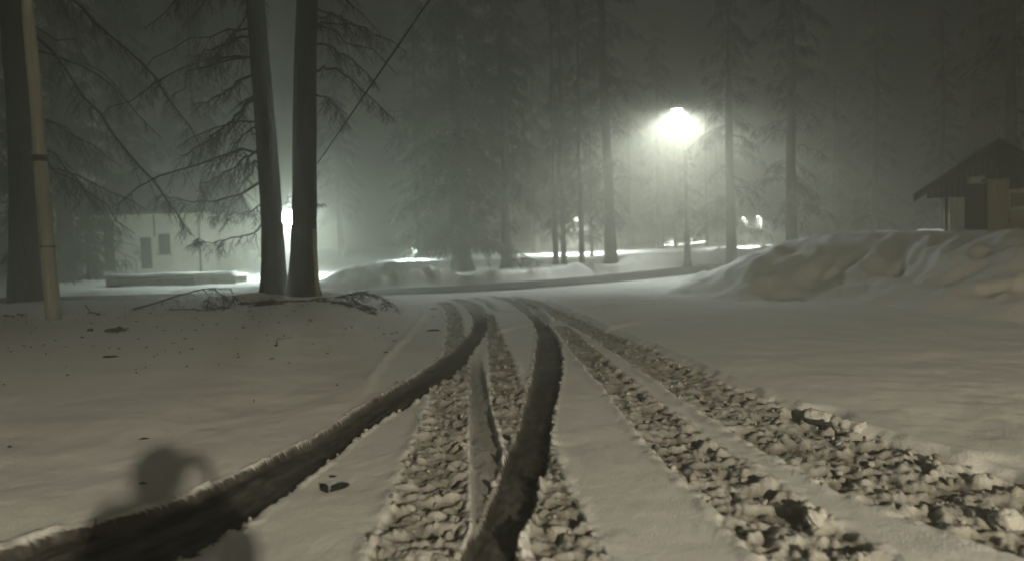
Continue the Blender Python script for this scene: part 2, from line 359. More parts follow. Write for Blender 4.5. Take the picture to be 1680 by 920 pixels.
def terrain(x, y, full=True):
    """height, wet, dirt, label for arrays x, y"""
    x = np.asarray(x, float); y = np.asarray(y, float)
    wet = np.zeros(x.shape); dirt_and_shade = np.zeros(x.shape); lab = np.zeros(x.shape, np.int8)
    z = 0.012 * fbm(x*1.3, y*1.3, 3, 2) + 0.004*fbm(x*6, y*6, 3, 3)
    sl = poly_sd(LEFT_POLY, x, y) + 0.05*fbm(x*4, y*4, 3, 11)
    sr = poly_sd(RIGHT_POLY, x, y) + 0.04*fbm(x*4, y*4, 3, 12)
    und = 0.05*fbm(x*0.45, y*0.45, 3, 5) + 0.02*fbm(x*1.6, y*2.0, 3, 6) + 0.003*fbm(x*9, y*9, 2, 8)
    ml = sstep(-0.03, 0.14 + 0.5*(1-sstep(6, 9, y)), sl)
    rise = 0.40*sstep(5, 15.5, y)*sstep(0.0, 2.2, sl)*(1-sstep(18.0, 21.5, y + 0.6*fbm(x*0.6, y*0.6, 2, 9)))
    dip = 0.10*sstep(19, 22, y)
    z += ml*(0.02 + und*0.6*sstep(0, 1, sl+.2) + rise - dip + 0.018*np.exp(-((sl-0.10)/0.07)**2)*sstep(6, 9, y))
    # roots mound under the pair of trees
    z += 0.12*np.exp(-((x+5.4)**2/1.6+(y-17.4)**2/0.7))*ml
    # hollows melted round the trunks and the pole
    for hx_, hy_, hr_ in ((-4.99, 17.4, .62), (-5.8, 17.9, .58), (-12.3, 18.6, .7), (-8.5, 13.8, .30)):
        q_ = np.hypot(x-hx_, y-hy_)/hr_
        z += -0.09*np.exp(-q_**2) + 0.03*np.exp(-((q_-1.5)/.4)**2)*(1+fbm(x*3, y*3, 2, 77))
    mr = sstep(-0.02, 0.16, sr)
    z += mr*(0.045 + und*0.9*sstep(0, 1, sr+.1) + 0.02*np.exp(-((sr-0.10)/0.08)**2) - 0.06*sstep(20, 25, y))
    z = z - 0.05*sstep(18.5, 22.5, y)
    # beyond the road
    rd = road_d(x, y)
    beyond = sstep(ROAD_HW-0.1, ROAD_HW+0.9, rd)
    zb = 0.10 + 0.10*fbm(x*0.25, y*0.25, 3, 15) + 0.06*fbm(x*1.1, y*1.1, 3, 16) + 0.009*np.clip(y-40, 0, 200) + 0.02*np.clip(x-6, 0, 30)*sstep(40, 60, y)
    z = z*(1-beyond) + zb*beyond
    # ploughed ridge on the far side of the road
    rh = (0.20 + 0.36*sstep(-2, 9, x))*(0.65+0.55*fbm(x*0.7, y*0.7, 2, 21)) + 0.16*fbm(x*2.3, y*2.3, 3, 22) + 0.07*lumps(x, y, 0.45, 3)
    prof = sstep(ROAD_HW+0.05, ROAD_HW+0.8, rd)*(1-sstep(ROAD_HW+1.6, ROAD_HW+3.2, rd))
    z += np.clip(rh, 0.03, 2)*prof*sstep(-9, -4, x)
    lab[(prof > 0.25) & (x > -6.5) & (x < 30)] = 9
    # the darker rounded heap left of the spruce
    hp = 0.80*np.exp(-(((x+5.0)/2.3)**4 + ((y-29.7)/1.3)**2))*(0.85+0.3*fbm(x*1.0, y*1.0, 3, 24)) + 0.06*fbm(x*3, y*3, 2, 25)*np.exp(-(((x+5.0)/2.3)**4 + ((y-29.7)/1.3)**2))
    z += hp; lab[hp > 0.12] = 10
    # road bed
    road = 1 - sstep(ROAD_HW-0.25, ROAD_HW+0.12, np.abs(rd) + 0.12*fbm(x*1.5, y*1.5, 3, 30))
    z = z*(1-road) + (-0.035)*road
    # big bank with the plateau the shed stands on
    sb = poly_sd(BANK_POLY, x, y) + 0.8*fbm(x*0.55, y*0.55, 3, 31)
    prof = sstep(-0.0, 5.2, sb)**0.62
    c, s_ = math.cos(0.75), math.sin(0.75); xr = x*c+y*s_; yr = -x*s_+y*c
    fold = 1-np.abs(fbm(xr*0.38, yr*1.15, 3, 33)); det = fbm(x*1.3, y*1.3, 4, 34)
    bk = prof*(1.50 + 0.10*fbm(x*0.3, y*0.3, 2, 36)) + (0.20*(fold-0.75) + 0.13*det)*sstep(0.0, 1.6, sb)*(1-0.6*sstep(4, 8, sb))
    for gx, gy, rx, ry, ro, h in GAUSS:
        a = (x-gx)*math.cos(ro)+(y-gy)*math.sin(ro); b = -(x-gx)*math.sin(ro)+(y-gy)*math.cos(ro)
        bk += .45*h*np.exp(-((a/rx)**2+(b/ry)**2))*(sb > 0)*sstep(0, .6, sb)
    z = np.where(sb > 0, np.maximum(z, 0)*(1-sstep(0, 1.0, sb)) + z*0 + np.maximum(bk, 0) , z)
    lab[sb > 0.12] = 8
    if not full: return z, wet, dirt_and_shade, lab
    z0 = z.copy()
    near = (np.hypot(x, y) < 32)
    # broken, tread-marked tracks
    q = fbm(x*7, y*7, 3, 40)
    for i, key in enumerate('DEFG'):
        d, s, hw = query(TR[key], x, y)
        hit = d < 1e8
        e = np.abs(d)/hw + 0.16*q + 0.05*fbm(s*3, d*3, 2, 44+i)
        m = np.where(hit, 1-sstep(0.84, 1.0, e), 0)
        q2 = fbm(x*19, y*19, 3, 60+i)
        lum = lumps(x+.07*q, y-.07*q, 0.20, 1+i)*0.042 + lumps(x+.05*q2, y+.05*q, 0.09, 5+i)*0.034 + lumps(x+.02*q2, y, 0.055, 9+i)*0.016 + 0.034*(1-2.2*np.abs(fbm(x*5.5+.6*q, y*5.5, 3, 70+i))) - 0.012 + 0.018*q + 0.012*q2
        bars = (0.5+0.5*np.sin(s*2*math.pi/0.235 + d*3.0))**2*0.045*sstep(0.35, 0.8, d/hw)*(1 if key in 'FG' else 0.4)
        dep = -0.085 if key in 'FG' else -0.075
        far = 1-0.6*sstep(9, 20, np.hypot(x, y))
        z = np.where(m > 0, z*(1-m) + m*(np.minimum(z0, 0.06)*0.3 + dep + (lum*.85+bars)*far + 0.02), z)
        dirt_and_shade = np.maximum(dirt_and_shade, m*(1.15 if key != 'E' else 1.3)*(1 - 0.58*np.clip(lum/0.08, 0, 1)))  # dirty snow, with shade in the gaps between lumps put into the colour
        rim = np.where(hit, np.exp(-((np.abs(d)-hw*1.07)/0.05)**2), 0)*0.018*(0.6+q)
        z += rim
        lab[(m > 0.3)] = 4+i
    for st, dep, wv in STREAKS:
        d, s, hw = query(st, x, y); hit = d < 1e8
        m = np.where(hit, 1-sstep(0.4, 1.25, np.abs(d)/hw + 0.10*q), 0)
        z += m*dep; z += np.where(hit, np.exp(-((np.abs(d)/hw-1.5)/0.4)**2), 0)*0.016*(1+q)*(dep < -.04)
        dirt_and_shade = np.maximum(dirt_and_shade, m*wv)
    for key, dep, wv, li in (('C', -0.035, 0.5, 3), ('A', -0.05, 0.99, 1), ('B', -0.06, 0.99, 2)):
        d, s, hw = query(TR[key], x, y); hit = d < 1e8
        e = np.abs(d)/hw + 0.12*q*np.where(d > 0, 1.5, .8) + 0.10*fbm(x*2.2, y*2.2, 2, 58) + 0.07*fbm(x*23, y*23, 3, 57)
        m = np.where(hit, 1-sstep(0.86, 1.0, e), 0)
        fade = sstep(0.0, 1.6, TR[key]['s'][-1]-s) if key == 'C' else 1.0
        m = m*fade
        fl = dep + 0.010*fbm(s*4, d*16, 3, 50) + 0.006*fbm(s*14, d*30, 3, 51)
        z = z*(1-m) + m*fl
        z += np.where(hit, np.exp(-((e-1.17)/0.09)**2), 0)*(0.016 if key != 'C' else .006)*np.clip(0.8+1.6*q, 0, 2)*(0.7+1.2*q)*(m < .2)
        mw = np.where(hit, 1-sstep(1.0, 1.07, e), 0)*fade
        wet = np.maximum(wet*(1-mw*0.5), np.clip(mw*wv*(0.97+0.10*fbm(s*.7, d*7, 3, 52)+0.06*fbm(x*11, y*11, 3, 53))*(1-0.55*sstep(14.5, 18.5, y)), 0, 1))
        dirt_and_shade = np.maximum(dirt_and_shade, np.where(hit, 1-sstep(0.9, 1.15, e), 0)*0.25)
        lab[m > 0.3] = li
    for (c, rr, h) in RIM_BITS:
        z += h*np.exp(-(((x-c[0])**2+(y-c[1])**2)/(rr*rr*0.5))**2)
    # two boot-sized scrapes showing soil
    return z, np.clip(wet, 0, 1), np.clip(dirt_and_shade, 0, 1), lab
def gz(x, y):
    return float(terrain(np.array([x]), np.array([y]))[0][0])

# ------------------------------------------------------------------ ground sheet, split by what it is
th = np.concatenate([np.linspace(-50, 50, 761), np.linspace(50, 310, 66)[1:-1]]) * math.pi/180
rr = [0.3, 0.6, 1.0, 1.4, 1.8, 2.2, 2.5]
while rr[-1] < 20: rr.append(rr[-1]*1.0047)
while rr[-1] < 150: rr.append(rr[-1]*1.012)
rr = np.array(rr); nt, nr = len(th), len(rr)
X = (rr[:, None]*np.sin(th)[None]).ravel(); Y = (rr[:, None]*np.cos(th)[None]).ravel()
Z, WET, DIRT_AND_SHADE, LAB = terrain(X, Y)
V = np.stack([X, Y, Z], 1); V = np.vstack([V, [[0, 0, float(Z[:nt].mean())]]])
i = np.arange(nr-1)[:, None]*nt; j = np.arange(nt)[None]; j2 = (j+1) % nt
Q = np.stack([(i+j), (i+j2), (i+nt+j2), (i+nt+j)], -1).reshape(-1, 4)[:, ::-1]
fl = LAB[Q[:, 0]]
full = mesh_np("full", V, Q)
NRM = np.zeros((len(V), 3), np.float32); full.vertex_normals.foreach_get("vector", NRM.ravel()) if False else None
buf = np.zeros(len(V)*3, np.float32); full.vertex_normals.foreach_get("vector", buf); NRM = buf.reshape(-1, 3)
bpy.data.meshes.remove(full)
LABN = {0: ("ground", None), 1: ("tyre_track", "deep dark slushy wheel rut curving away to the lower left corner"),
        2: ("tyre_track", "broad dark slushy wheel rut running down the middle to the bottom edge"),
        3: ("tyre_track", "narrow smooth grey rut left of the dark middle rut"),
        4: ("tyre_track", "broken lumpy track between the left dark rut and the narrow grey rut"),
        5: ("tyre_track", "broken brown lumpy track passing under the dark middle rut"),
        6: ("tyre_track", "lumpy tread-marked track, inner one of the right pair"),
        7: ("tyre_track", "lumpy tread-marked track along the edge of the untouched right snow"),
        8: ("snow_bank", "large ploughed snow bank below the shed on the right"),
        9: ("snow_bank", "low lumpy ridge of ploughed snow along the far side of the road"),
        10: ("snow_bank", "rounded grey snow heap left of the broad spruce beyond the road")}
for L, (nm, lb) in LABN.items():
    q = Q[fl == L]
    extra = []
    if L == 0: extra = [np.array([[nt*nr, k, (k+1) % nt] for k in range(nt)])[:, ::-1]]
    us, inv = np.unique(np.concatenate([q.ravel()] + [e.ravel() for e in extra]), return_inverse=True)
    fs = [inv[:q.size].reshape(-1, 4)]
    if extra: fs.append(inv[q.size:].reshape(-1, 3))
    me = mesh_np(nm, V[us], fs)
    for an, arr in (("wet", WET), ("dirt_and_shade", DIRT_AND_SHADE)):
        at_ = me.attributes.new(an, 'FLOAT', 'POINT')
        at_.data.foreach_set("value", np.append(arr, 0)[us].astype(np.float32))
    me.normals_split_custom_set_from_vertices(NRM[us].tolist())
    o = obj(nm, me, SNOW); tag(o, kind='structure')
    if lb: o["label"] = lb
# road sheet, a little above its bed
C = road_tr['C']; T = np.gradient(C, axis=0); T /= np.linalg.norm(T, axis=1)[:, None]; N = np.stack([-T[:, 1], T[:, 0]], 1)
offs = np.linspace(-ROAD_HW-0.1, ROAD_HW+0.1, 9)
RV = np.array([[c[0]+n[0]*o, c[1]+n[1]*o, -0.012 - 0.005*abs(o) + 0.006*math.sin(k*1.7+o*5)] for k, (c, n) in enumerate(zip(C, N)) for o in offs])
RQ = np.array([[k*9+m, (k+1)*9+m, (k+1)*9+m+1, k*9+m+1] for k in range(len(C)-1) for m in range(8)])[:, ::-1]
tag(obj("road", mesh_np("road", RV, RQ), ROAD), "grey wet road crossing beyond the end of the tracks", kind='structure')

# ------------------------------------------------------------------ clods of broken snow in the tracks
def ico(sub):
    t = (1+5**.5)/2
    v = np.array([(-1,t,0),(1,t,0),(-1,-t,0),(1,-t,0),(0,-1,t),(0,1,t),(0,-1,-t),(0,1,-t),(t,0,-1),(t,0,1),(-t,0,-1),(-t,0,1)], float)
    f = [(0,11,5),(0,5,1),(0,1,7),(0,7,10),(0,10,11),(1,5,9),(5,11,4),(11,10,2),(10,7,6),(7,1,8),(3,9,4),(3,4,2),(3,2,6),(3,6,8),(3,8,9),(4,9,5),(2,4,11),(6,2,10),(8,6,7),(9,8,1)]
    v = [x/np.linalg.norm(x) for x in v]
    for _ in range(sub):
        c = {}; nf = []
        def mid(a, b):
            k = (min(a, b), max(a, b))
            if k not in c: m = v[a]+v[b]; v.append(m/np.linalg.norm(m)); c[k] = len(v)-1
            return c[k]
        for a, b, d in f:
            x, y, w_ = mid(a, b), mid(b, d), mid(d, a); nf += [(a,x,w_),(b,y,x),(d,w_,y),(x,y,w_)]
        f = nf
    return np.array(v), np.array(f)
def rot_rand(rs, n):
    q = rs.normal(size=(n, 4)); q /= np.linalg.norm(q, axis=1)[:, None]; a, b, c, d = q.T
    return np.stack([np.stack([1-2*(c*c+d*d), 2*(b*c-a*d), 2*(b*d+a*c)], 1), np.stack([2*(b*c+a*d), 1-2*(b*b+d*d), 2*(c*d-a*b)], 1), np.stack([2*(b*d-a*c), 2*(c*d+a*b), 1-2*(b*b+c*c)], 1)], 1)
def scatter_clods():
    rs = np.random.RandomState(3); P = []; S = []; DT = []
    for key, dens in (('D', 26), ('E', 30), ('F', 30), ('G', 34)):
        tr = TR[key]; L = tr['s'][-1]
        n = int(L*2*tr['hw'].mean()*dens)
        s = rs.rand(n)*L; u = rs.uniform(-1.02, 1.02, n)
        c = np.stack([np.interp(s, tr['s'], tr['C'][:, 0]), np.interp(s, tr['s'], tr['C'][:, 1])], 1)
        tx = np.gradient(tr['C'], axis=0); tx /= np.maximum(np.linalg.norm(tx, axis=1), 1e-6)[:, None]
        tt = np.stack([np.interp(s, tr['s'], tx[:, 0]), np.interp(s, tr['s'], tx[:, 1])], 1)
        hw = np.interp(s, tr['s'], tr['hw'])
        p = c + np.stack([tt[:, 1], -tt[:, 0]], 1)*(u*hw)[:, None]
        sz = 0.010 + 0.022*rs.rand(n)**2.5
        big = rs.rand(n) < 0.03; sz[big] *= 1.7
        P.append(p); S.append(sz); DT.append(rs.uniform(0.65, 1.1, n))
    for key in 'AB':                       # snow crumbled off the rut edges, in clusters along the edges of the dark ruts
        tr = TR[key]; L = tr['s'][-1]; n = int(L*20); s = (np.floor(rs.rand(n)*L*1.3)/1.3 + rs.normal(size=n)*.10 + .6*rs.rand(n)*(rs.rand(n) < .4)).clip(0, L)
        c = np.stack([np.interp(s, tr['s'], tr['C'][:, 0]), np.interp(s, tr['s'], tr['C'][:, 1])], 1)
        tx = np.gradient(tr['C'], axis=0); tx /= np.maximum(np.linalg.norm(tx, axis=1), 1e-6)[:, None]
        tt = np.stack([np.interp(s, tr['s'], tx[:, 0]), np.interp(s, tr['s'], tx[:, 1])], 1)
        hw = np.interp(s, tr['s'], tr['hw']); sg = np.where(rs.rand(n) < .5, -1, 1)
        p = c + np.stack([tt[:, 1], -tt[:, 0]], 1)*((hw*(1.05 + rs.normal(size=n)*.08))*sg)[:, None]
        P.append(p); S.append(0.006+0.022*rs.rand(n)**3); DT.append(rs.uniform(.7, 1.5, n))
    P = np.vstack(P); S = np.concatenate(S); DT = np.concatenate(DT)
    keep = (P[:, 1] > 2.4) & (P[:, 1] < 17); P, S, DT = P[keep], S[keep], DT[keep]
    z, wet, _, _ = terrain(P[:, 0], P[:, 1])
    keep = wet < .55; P, S, DT, z = P[keep], S[keep], DT[keep], z[keep]
    iv, fi = ico(1); n = len(P); nv = len(iv)
    R = rot_rand(rs, n)
    sc = np.stack([rs.uniform(.8, 1.5, n), rs.uniform(.7, 1.1, n), rs.uniform(.5, .9, n)], 1)
    base = iv[None]*(1+0.32*(rs.rand(n, nv)-.5))[..., None]*sc[:, None, :]
    base = np.einsum('nij,nvj->nvi', R, base)*S[:, None, None]
    base += np.stack([P[:, 0], P[:, 1], z+S*0.35], 1)[:, None, :]
    me = mesh_np("snow_clods", base.reshape(-1, 3), (fi[None]+(np.arange(n)*nv)[:, None, None]).reshape(-1, 3))
    a = me.attributes.new("dirt_and_shade", 'FLOAT', 'POINT'); a.data.foreach_set("value", np.repeat(DT, nv).astype(np.float32))
    a = me.attributes.new("wet", 'FLOAT', 'POINT'); a.data.foreach_set("value", np.zeros(n*nv, np.float32))
    return tag(obj("snow_clods", me, SNOW), "loose clods of dirty snow broken up in the wheel tracks", "snow clods", kind='stuff')
scatter_clods()

# ------------------------------------------------------------------ trees and branches
def tubes(paths, rad, sides=4):
    N, K, _ = paths.shape
    t = np.gradient(paths, axis=1); t /= np.maximum(np.linalg.norm(t, axis=2, keepdims=True), 1e-9)
    m = t.mean(1); ref = np.where(np.abs(m[:, 2:3]) > 0.75*np.linalg.norm(m, axis=1, keepdims=True), np.array([[1., .1, 0]]), np.array([[0., .05, 1]]))
    u = np.cross(t, ref[:, None, :]); u /= np.maximum(np.linalg.norm(u, axis=2, keepdims=True), 1e-9); v = np.cross(t, u)
    a = np.arange(sides)*2*math.pi/sides
    P = paths[:, :, None, :] + rad[:, :, None, None]*(u[:, :, None, :]*np.cos(a)[None, None, :, None] + v[:, :, None, :]*np.sin(a)[None, None, :, None])
    b = (np.arange(N)*K*sides)[:, None, None] + (np.arange(K-1)*sides)[None, :, None]
    k = np.arange(sides)[None, None]; k2 = (k+1) % sides
    Fq = np.stack([b+k, b+k2, b+sides+k2, b+sides+k], -1).reshape(-1, 4)
    return P.reshape(-1, 3), Fq
def join(parts):
    Vs, Fs, o = [], [], 0
    for v, f in parts: Vs.append(v); Fs.append(f+o); o += len(v)
    return np.vstack(Vs), np.vstack(Fs)
def children_of(rs, paths, rad, per, length, spread=1.0, droop=0.4, K=4, t0=0.12, rfac=0.45, rmin=0.003, hang=0.0):
    """side twigs off every path"""
    N, Kp, _ = paths.shape; M_ = N*per
    idx = np.repeat(np.arange(N), per); t = rs.uniform(t0, 0.98, M_)
    f = t*(Kp-1); i0 = np.minimum(f.astype(int), Kp-2); u = (f-i0)[:, None]
    p = paths[idx, i0]*(1-u) + paths[idx, i0+1]*u
    tg = paths[idx, i0+1]-paths[idx, i0]; tg /= np.maximum(np.linalg.norm(tg, axis=1, keepdims=True), 1e-9)
    side = np.cross(tg, np.array([0, 0, 1.0])); side /= np.maximum(np.linalg.norm(side, axis=1, keepdims=True), 1e-6)
    sg = np.where(rs.rand(M_) < .5, -1, 1)[:, None]
    d = tg*rs.uniform(.25, .9, M_)[:, None] + side*sg*spread*rs.uniform(.5, 1.1, M_)[:, None] + rs.normal(size=(M_, 3))*0.22
    d[:, 2] -= hang*rs.uniform(.3, 1.2, M_)
    d /= np.linalg.norm(d, axis=1, keepdims=True)
    Ln = length*(1-.55*t)*rs.uniform(.45, 1.15, M_)
    s = np.linspace(0, 1, K)
    q = p[:, None, :] + d[:, None, :]*(Ln[:, None]*s[None])[..., None]
    q[:, :, 2] -= droop*Ln[:, None]*(s**2)[None]
    q[:, 1:] += rs.normal(size=(M_, K-1, 3))*(0.05*Ln)[:, None, None]
    rp = rad[idx, i0]*rfac; r = np.maximum(rp, rmin)[:, None]*(1-.7*s)[None]
    return q, np.maximum(r, rmin*0.6)
def crown(seed, H, h0, n, Lmax, base_slope, droop, per1, per2, l1, l2, r_limb=0.035, rmin=0.005, shape=1.0, az=None, hang=0.5, up_tip=0.0, tx=0.0, ty=0.0, rtrunk=0.25, per3=0):
    rs = np.random.RandomState(seed)
    z = h0 + (H-h0)*np.sort(rs.rand(n))**1.05
    frac = (z-h0)/(H-h0)
    a = rs.uniform(0, 2*math.pi, n) if az is None else np.array([az[0] + az[1]*rs.normal() for _ in range(n)])
    Ln = Lmax*np.clip((1-frac)**shape*0.9+0.1, .05, 1)*rs.uniform(.55, 1.1, n)
    K = 8; s = np.linspace(0, 1, K)
    dirv = np.stack([np.cos(a), np.sin(a)], 1)
    p = np.zeros((n, K, 3))
    lean = np.stack([tx*z, ty*z], 1)
    p[:, :, :2] = lean[:, None] + dirv[:, None, :]*(Ln[:, None]*s[None])[..., None]
    sl = base_slope + rs.normal(size=n)*.15
    p[:, :, 2] = z[:, None] + Ln[:, None]*(sl[:, None]*s[None] - droop*(s**2)[None] + up_tip*(s**4)[None])
    p[:, 1:] += rs.normal(size=(n, K-1, 3))*(0.025*Ln)[:, None, None]
    r = (r_limb*(0.5+0.5*Ln/Lmax))[:, None]*(1-.8*s)[None] + rmin
    parts = [tubes(p, r, 4)]
    q1, r1 = children_of(rs, p, r, per1, l1, 1.0, droop*0.6+.2, 5, rmin=rmin, hang=hang)
    parts.append(tubes(q1, r1, 3))
    if per2:
        q2, r2 = children_of(rs, q1, r1, per2, l2, 1.0, .3, 2 if rmin > .006 else 3, rmin=rmin*.8, hang=hang*.8)
        parts.append(tubes(q2, r2, 3))
    return join(parts)
def trunk_mesh(seed, H, r0_, tx=0, ty=0, flare=0.5, sides=18, taper=0.75):
    rs = np.random.RandomState(seed); n = 34
    zz = H*np.linspace(0, 1, n)**1.6 - 0.25
    a = np.linspace(0, 2*math.pi, sides, endpoint=False)
    P = []
    for z in zz:
        f = max(z, 0)/H
        r = r0_*(1-taper*f)*(1+flare*math.exp(-max(z, 0)/(r0_*1.6)))
        lob = 1 + 0.05*np.sin(a*5+seed)*(0.3+math.exp(-max(z, 0)/.8)) + 0.035*vnoise(a*2.2+seed, np.full(sides, z*2.4), seed % 17) + 0.03*vnoise(a*5, np.full(sides, z*6), 3)
        wob = 0.12*r0_*np.array([math.sin(z*.7+seed), math.cos(z*.55+seed*2)])
        P.append(np.stack([tx*z+wob[0]+r*lob*np.cos(a), ty*z+wob[1]+r*lob*np.sin(a), np.full(sides, z)], 1))
    k = np.arange(sides); Fq = np.vstack([np.stack([i_*sides+k, i_*sides+(k+1) % sides, (i_+1)*sides+(k+1) % sides, (i_+1)*sides+k], 1) for i_ in range(n-1)])
    return np.vstack(P), Fq
def limb_from(path, r_, seed, per1, per2, l1, l2, hang=0.6, rmin=0.005, K=14, jit=0.03, spread=1.0):
    """a limb along given points with its twigs"""
    rs = np.random.RandomState(seed); P = np.array(path, float)
    ds = np.concatenate([[0], np.cumsum(np.linalg.norm(np.diff(P, axis=0), axis=1))]); t = np.linspace(0, ds[-1], K)
    p = np.stack([np.interp(t, ds, P[:, k]) for k in range(3)], 1)
    p[1:-1] = (p[:-2]+2*p[1:-1]+p[2:])/4; p[1:] += rs.normal(size=(K-1, 3))*jit
    p = p[None]; r = (r_*(1-.78*np.linspace(0, 1, K)))[None]
    parts = [tubes(p, r, 6)]
    q1, r1 = children_of(rs, p, r, per1, l1, spread, .3, 6, rmin=rmin*1.2, hang=hang, t0=.18); parts.append(tubes(q1, r1, 3))
    if per2:
        q2, r2 = children_of(rs, q1, r1, per2, l2, spread, .25, 4, rmin=rmin, hang=hang); parts.append(tubes(q2, r2, 3))
    return join(parts)

def base_at(px, Y, z=None):
    """x of the pixel column px at depth Y, at ground level"""
    zz = 0.2
    for _ in range(4):
        # row of the ground point in this column
        lo = 0.0
        d0 = ray(px, 400.0)
        for py in np.linspace(360, 560, 201):
            p = pd(px, py, Y)
            if p[2] <= zz: break
        zz = gz(p[0], Y)
    return p[0], Y, zz

# --- the near pair and the big trunk at the left edge
def near_tree(px, Y, r_, H, top_px, label, seed, limbs, crowns, flare=0.45):
    x, y, z = base_at(px, Y)
    topp = pd(top_px, 0, Y); tx = (topp[0]-x)/(topp[2]-z)
    t = thing("tree", label, "tree", (x, y, z))
    obj("trunk", mesh_np("trunk", *trunk_mesh(seed, H, r_, tx, 0, flare, 24, 0.55)), BARK, t)
    parts = [crown(seed+50+k, H, rtrunk=r_, tx=tx, **c) for k, c in enumerate(crowns)]
    if parts: obj("crown", mesh_np("crown", *join(parts)), TWIG, t)
    o = np.array([x, y, z])
    for k, (pts, rr_, kw) in enumerate(limbs):
        P = [pd(a, b, Y+c) - o for a, b, c in pts]
        v, f = limb_from(P, rr_, seed*10+k, **kw)
        obj("limb", mesh_np("limb", v, f), TWIG, t)
    return t
BIG = dict(per1=34, per2=9, l1=0.95, l2=0.35, hang=1.0, rmin=0.0045)
MID = dict(per1=26, per2=8, l1=0.7, l2=0.28, hang=0.7, rmin=0.0045)
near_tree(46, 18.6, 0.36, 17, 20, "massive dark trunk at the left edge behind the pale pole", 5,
  [([(40,40,0),(95,85,-.3),(140,165,-.6),(210,250,-.9),(265,318,-1.1),(312,385,-1.2)], 0.055, BIG),
   ([(30,-70,0),(90,-25,-.2),(150,28,-.3),(205,78,-.5),(262,140,-.7),(300,190,-.9),(328,238,-.9)], 0.05, BIG),
   ([(48,230,0),(90,255,-.3),(130,300,-.6),(160,345,-.8)], 0.03, MID)],
  [dict(h0=3.5, n=30, Lmax=3.8, base_slope=-.15, droop=.45, per1=20, per2=9, l1=.9, l2=.3, r_limb=.03, rmin=.0035, az=(0.1, .7), hang=.9)], flare=.2)
near_tree(450, 17.9, 0.27, 18, 422, "left trunk of the close pair of dark trees", 6,
  [([(428,160,0),(398,180,-.2),(365,210,-.4),(328,242,-.5),(292,256,-.6)], 0.045, BIG),
   ([(424,118,0),(390,136,.2),(352,162,.3),(310,172,.5)], 0.035, MID),
   ([(436,292,0),(400,318,.2),(352,330,.4),(300,330,.5),(262,318,.6)], 0.035, BIG),
   ([(440,362,0),(415,382,-.2),(378,392,-.3),(340,396,-.4),(318,392,-.4)], 0.028, MID),
   ([(432,235,0),(400,262,-.3),(360,292,-.5),(322,300,-.7)], 0.035, BIG),
   ([(442,330,0),(415,345,.3),(380,352,.4),(345,350,.5)], 0.022, MID),
   ([(420,60,0),(380,66,.2),(335,88,.5),(300,95,.6)], 0.035, BIG)],
  [dict(h0=2.9, n=40, Lmax=3.6, base_slope=-.1, droop=.4, per1=20, per2=9, l1=.9, l2=.3, r_limb=.03, rmin=.0035, az=(3.1, .8), hang=.8)])
near_tree(494, 17.4, 0.30, 19, 506, "right trunk of the close pair, with the stake leaning on it", 7,
  [([(512,118,0),(540,108,-.2),(565,120,-.3),(600,150,-.4),(640,188,-.5)], 0.03, MID),
   ([(512,70,0),(545,78,.2),(580,100,.3),(612,132,.4)], 0.026, MID),
   ([(514,150,0),(538,160,.2),(556,180,.2),(570,205,.3)], 0.02, MID),
   ([(512,20,0),(550,22,.2),(590,45,.3),(625,60,.4)], 0.028, MID),
   ([(500,300,0),(482,315,.1),(462,338,.1)], 0.014, dict(per1=6, per2=3, l1=.25, l2=.1, hang=.3)),
   ([(515,335,0),(522,338,.1),(532,335,.2)], 0.012, dict(per1=12, per2=6, l1=.22, l2=.1, hang=.3))],
  [dict(h0=5.2, n=20, Lmax=2.4, base_slope=.0, droop=.35, per1=14, per2=6, l1=.7, l2=.28, r_limb=.025, rmin=.0045, hang=.7)])

# --- trees beyond the road: built once per kind, copied with their parts
def proto(seed, H, r_, crowns, needle=False, tx=0.0, flare=.35):
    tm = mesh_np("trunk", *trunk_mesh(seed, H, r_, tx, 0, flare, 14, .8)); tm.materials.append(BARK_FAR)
    cm = mesh_np("crown", *join([crown(seed+9+k, H, rtrunk=r_, tx=tx, **c) for k, c in enumerate(crowns)])); cm.materials.append(NEEDLE if needle else TWIG)
    return tm, cm
SPRUCE = proto(21, 24, .44, [dict(h0=1.5, n=230, Lmax=3.9, base_slope=.05, droop=.55, per1=18, per2=13, l1=1.0, l2=.5, r_limb=.03, rmin=.010, shape=.55, up_tip=.2, hang=.7)], True, flare=.6)
LOOSE = proto(22, 23, .34, [dict(h0=4.2, n=140, Lmax=3.0, base_slope=.1, droop=.5, per1=16, per2=12, l1=.9, l2=.45, r_limb=.025, rmin=.009, shape=.6, hang=.6)], True)
BARE = proto(23, 22, .31, [dict(h0=2.6, n=80, Lmax=2.8, base_slope=.05, droop=.45, per1=13, per2=11, l1=.9, l2=.45, r_limb=.022, rmin=.007, shape=.6, hang=.5)], False)
SLIM = proto(24, 17, .16, [dict(h0=1.6, n=70, Lmax=1.7, base_slope=.1, droop=.5, per1=10, per2=9, l1=.6, l2=.35, r_limb=.015, rmin=.007, shape=.6, hang=.5)], False)
YOUNG = proto(26, 6.2, .19, [dict(h0=2.4, n=22, Lmax=1.1, base_slope=.2, droop=.4, per1=8, per2=4, l1=.5, l2=.25, r_limb=.02, rmin=.010, shape=.7, hang=.4)], False)
BUSHY = proto(25, 4.2, .12, [dict(h0=.3, n=60, Lmax=1.5, base_slope=.25, droop=.35, per1=12, per2=5, l1=.6, l2=.3, r_limb=.02, rmin=.011, shape=.6, hang=.4)], True)
rnd = random.Random(4)
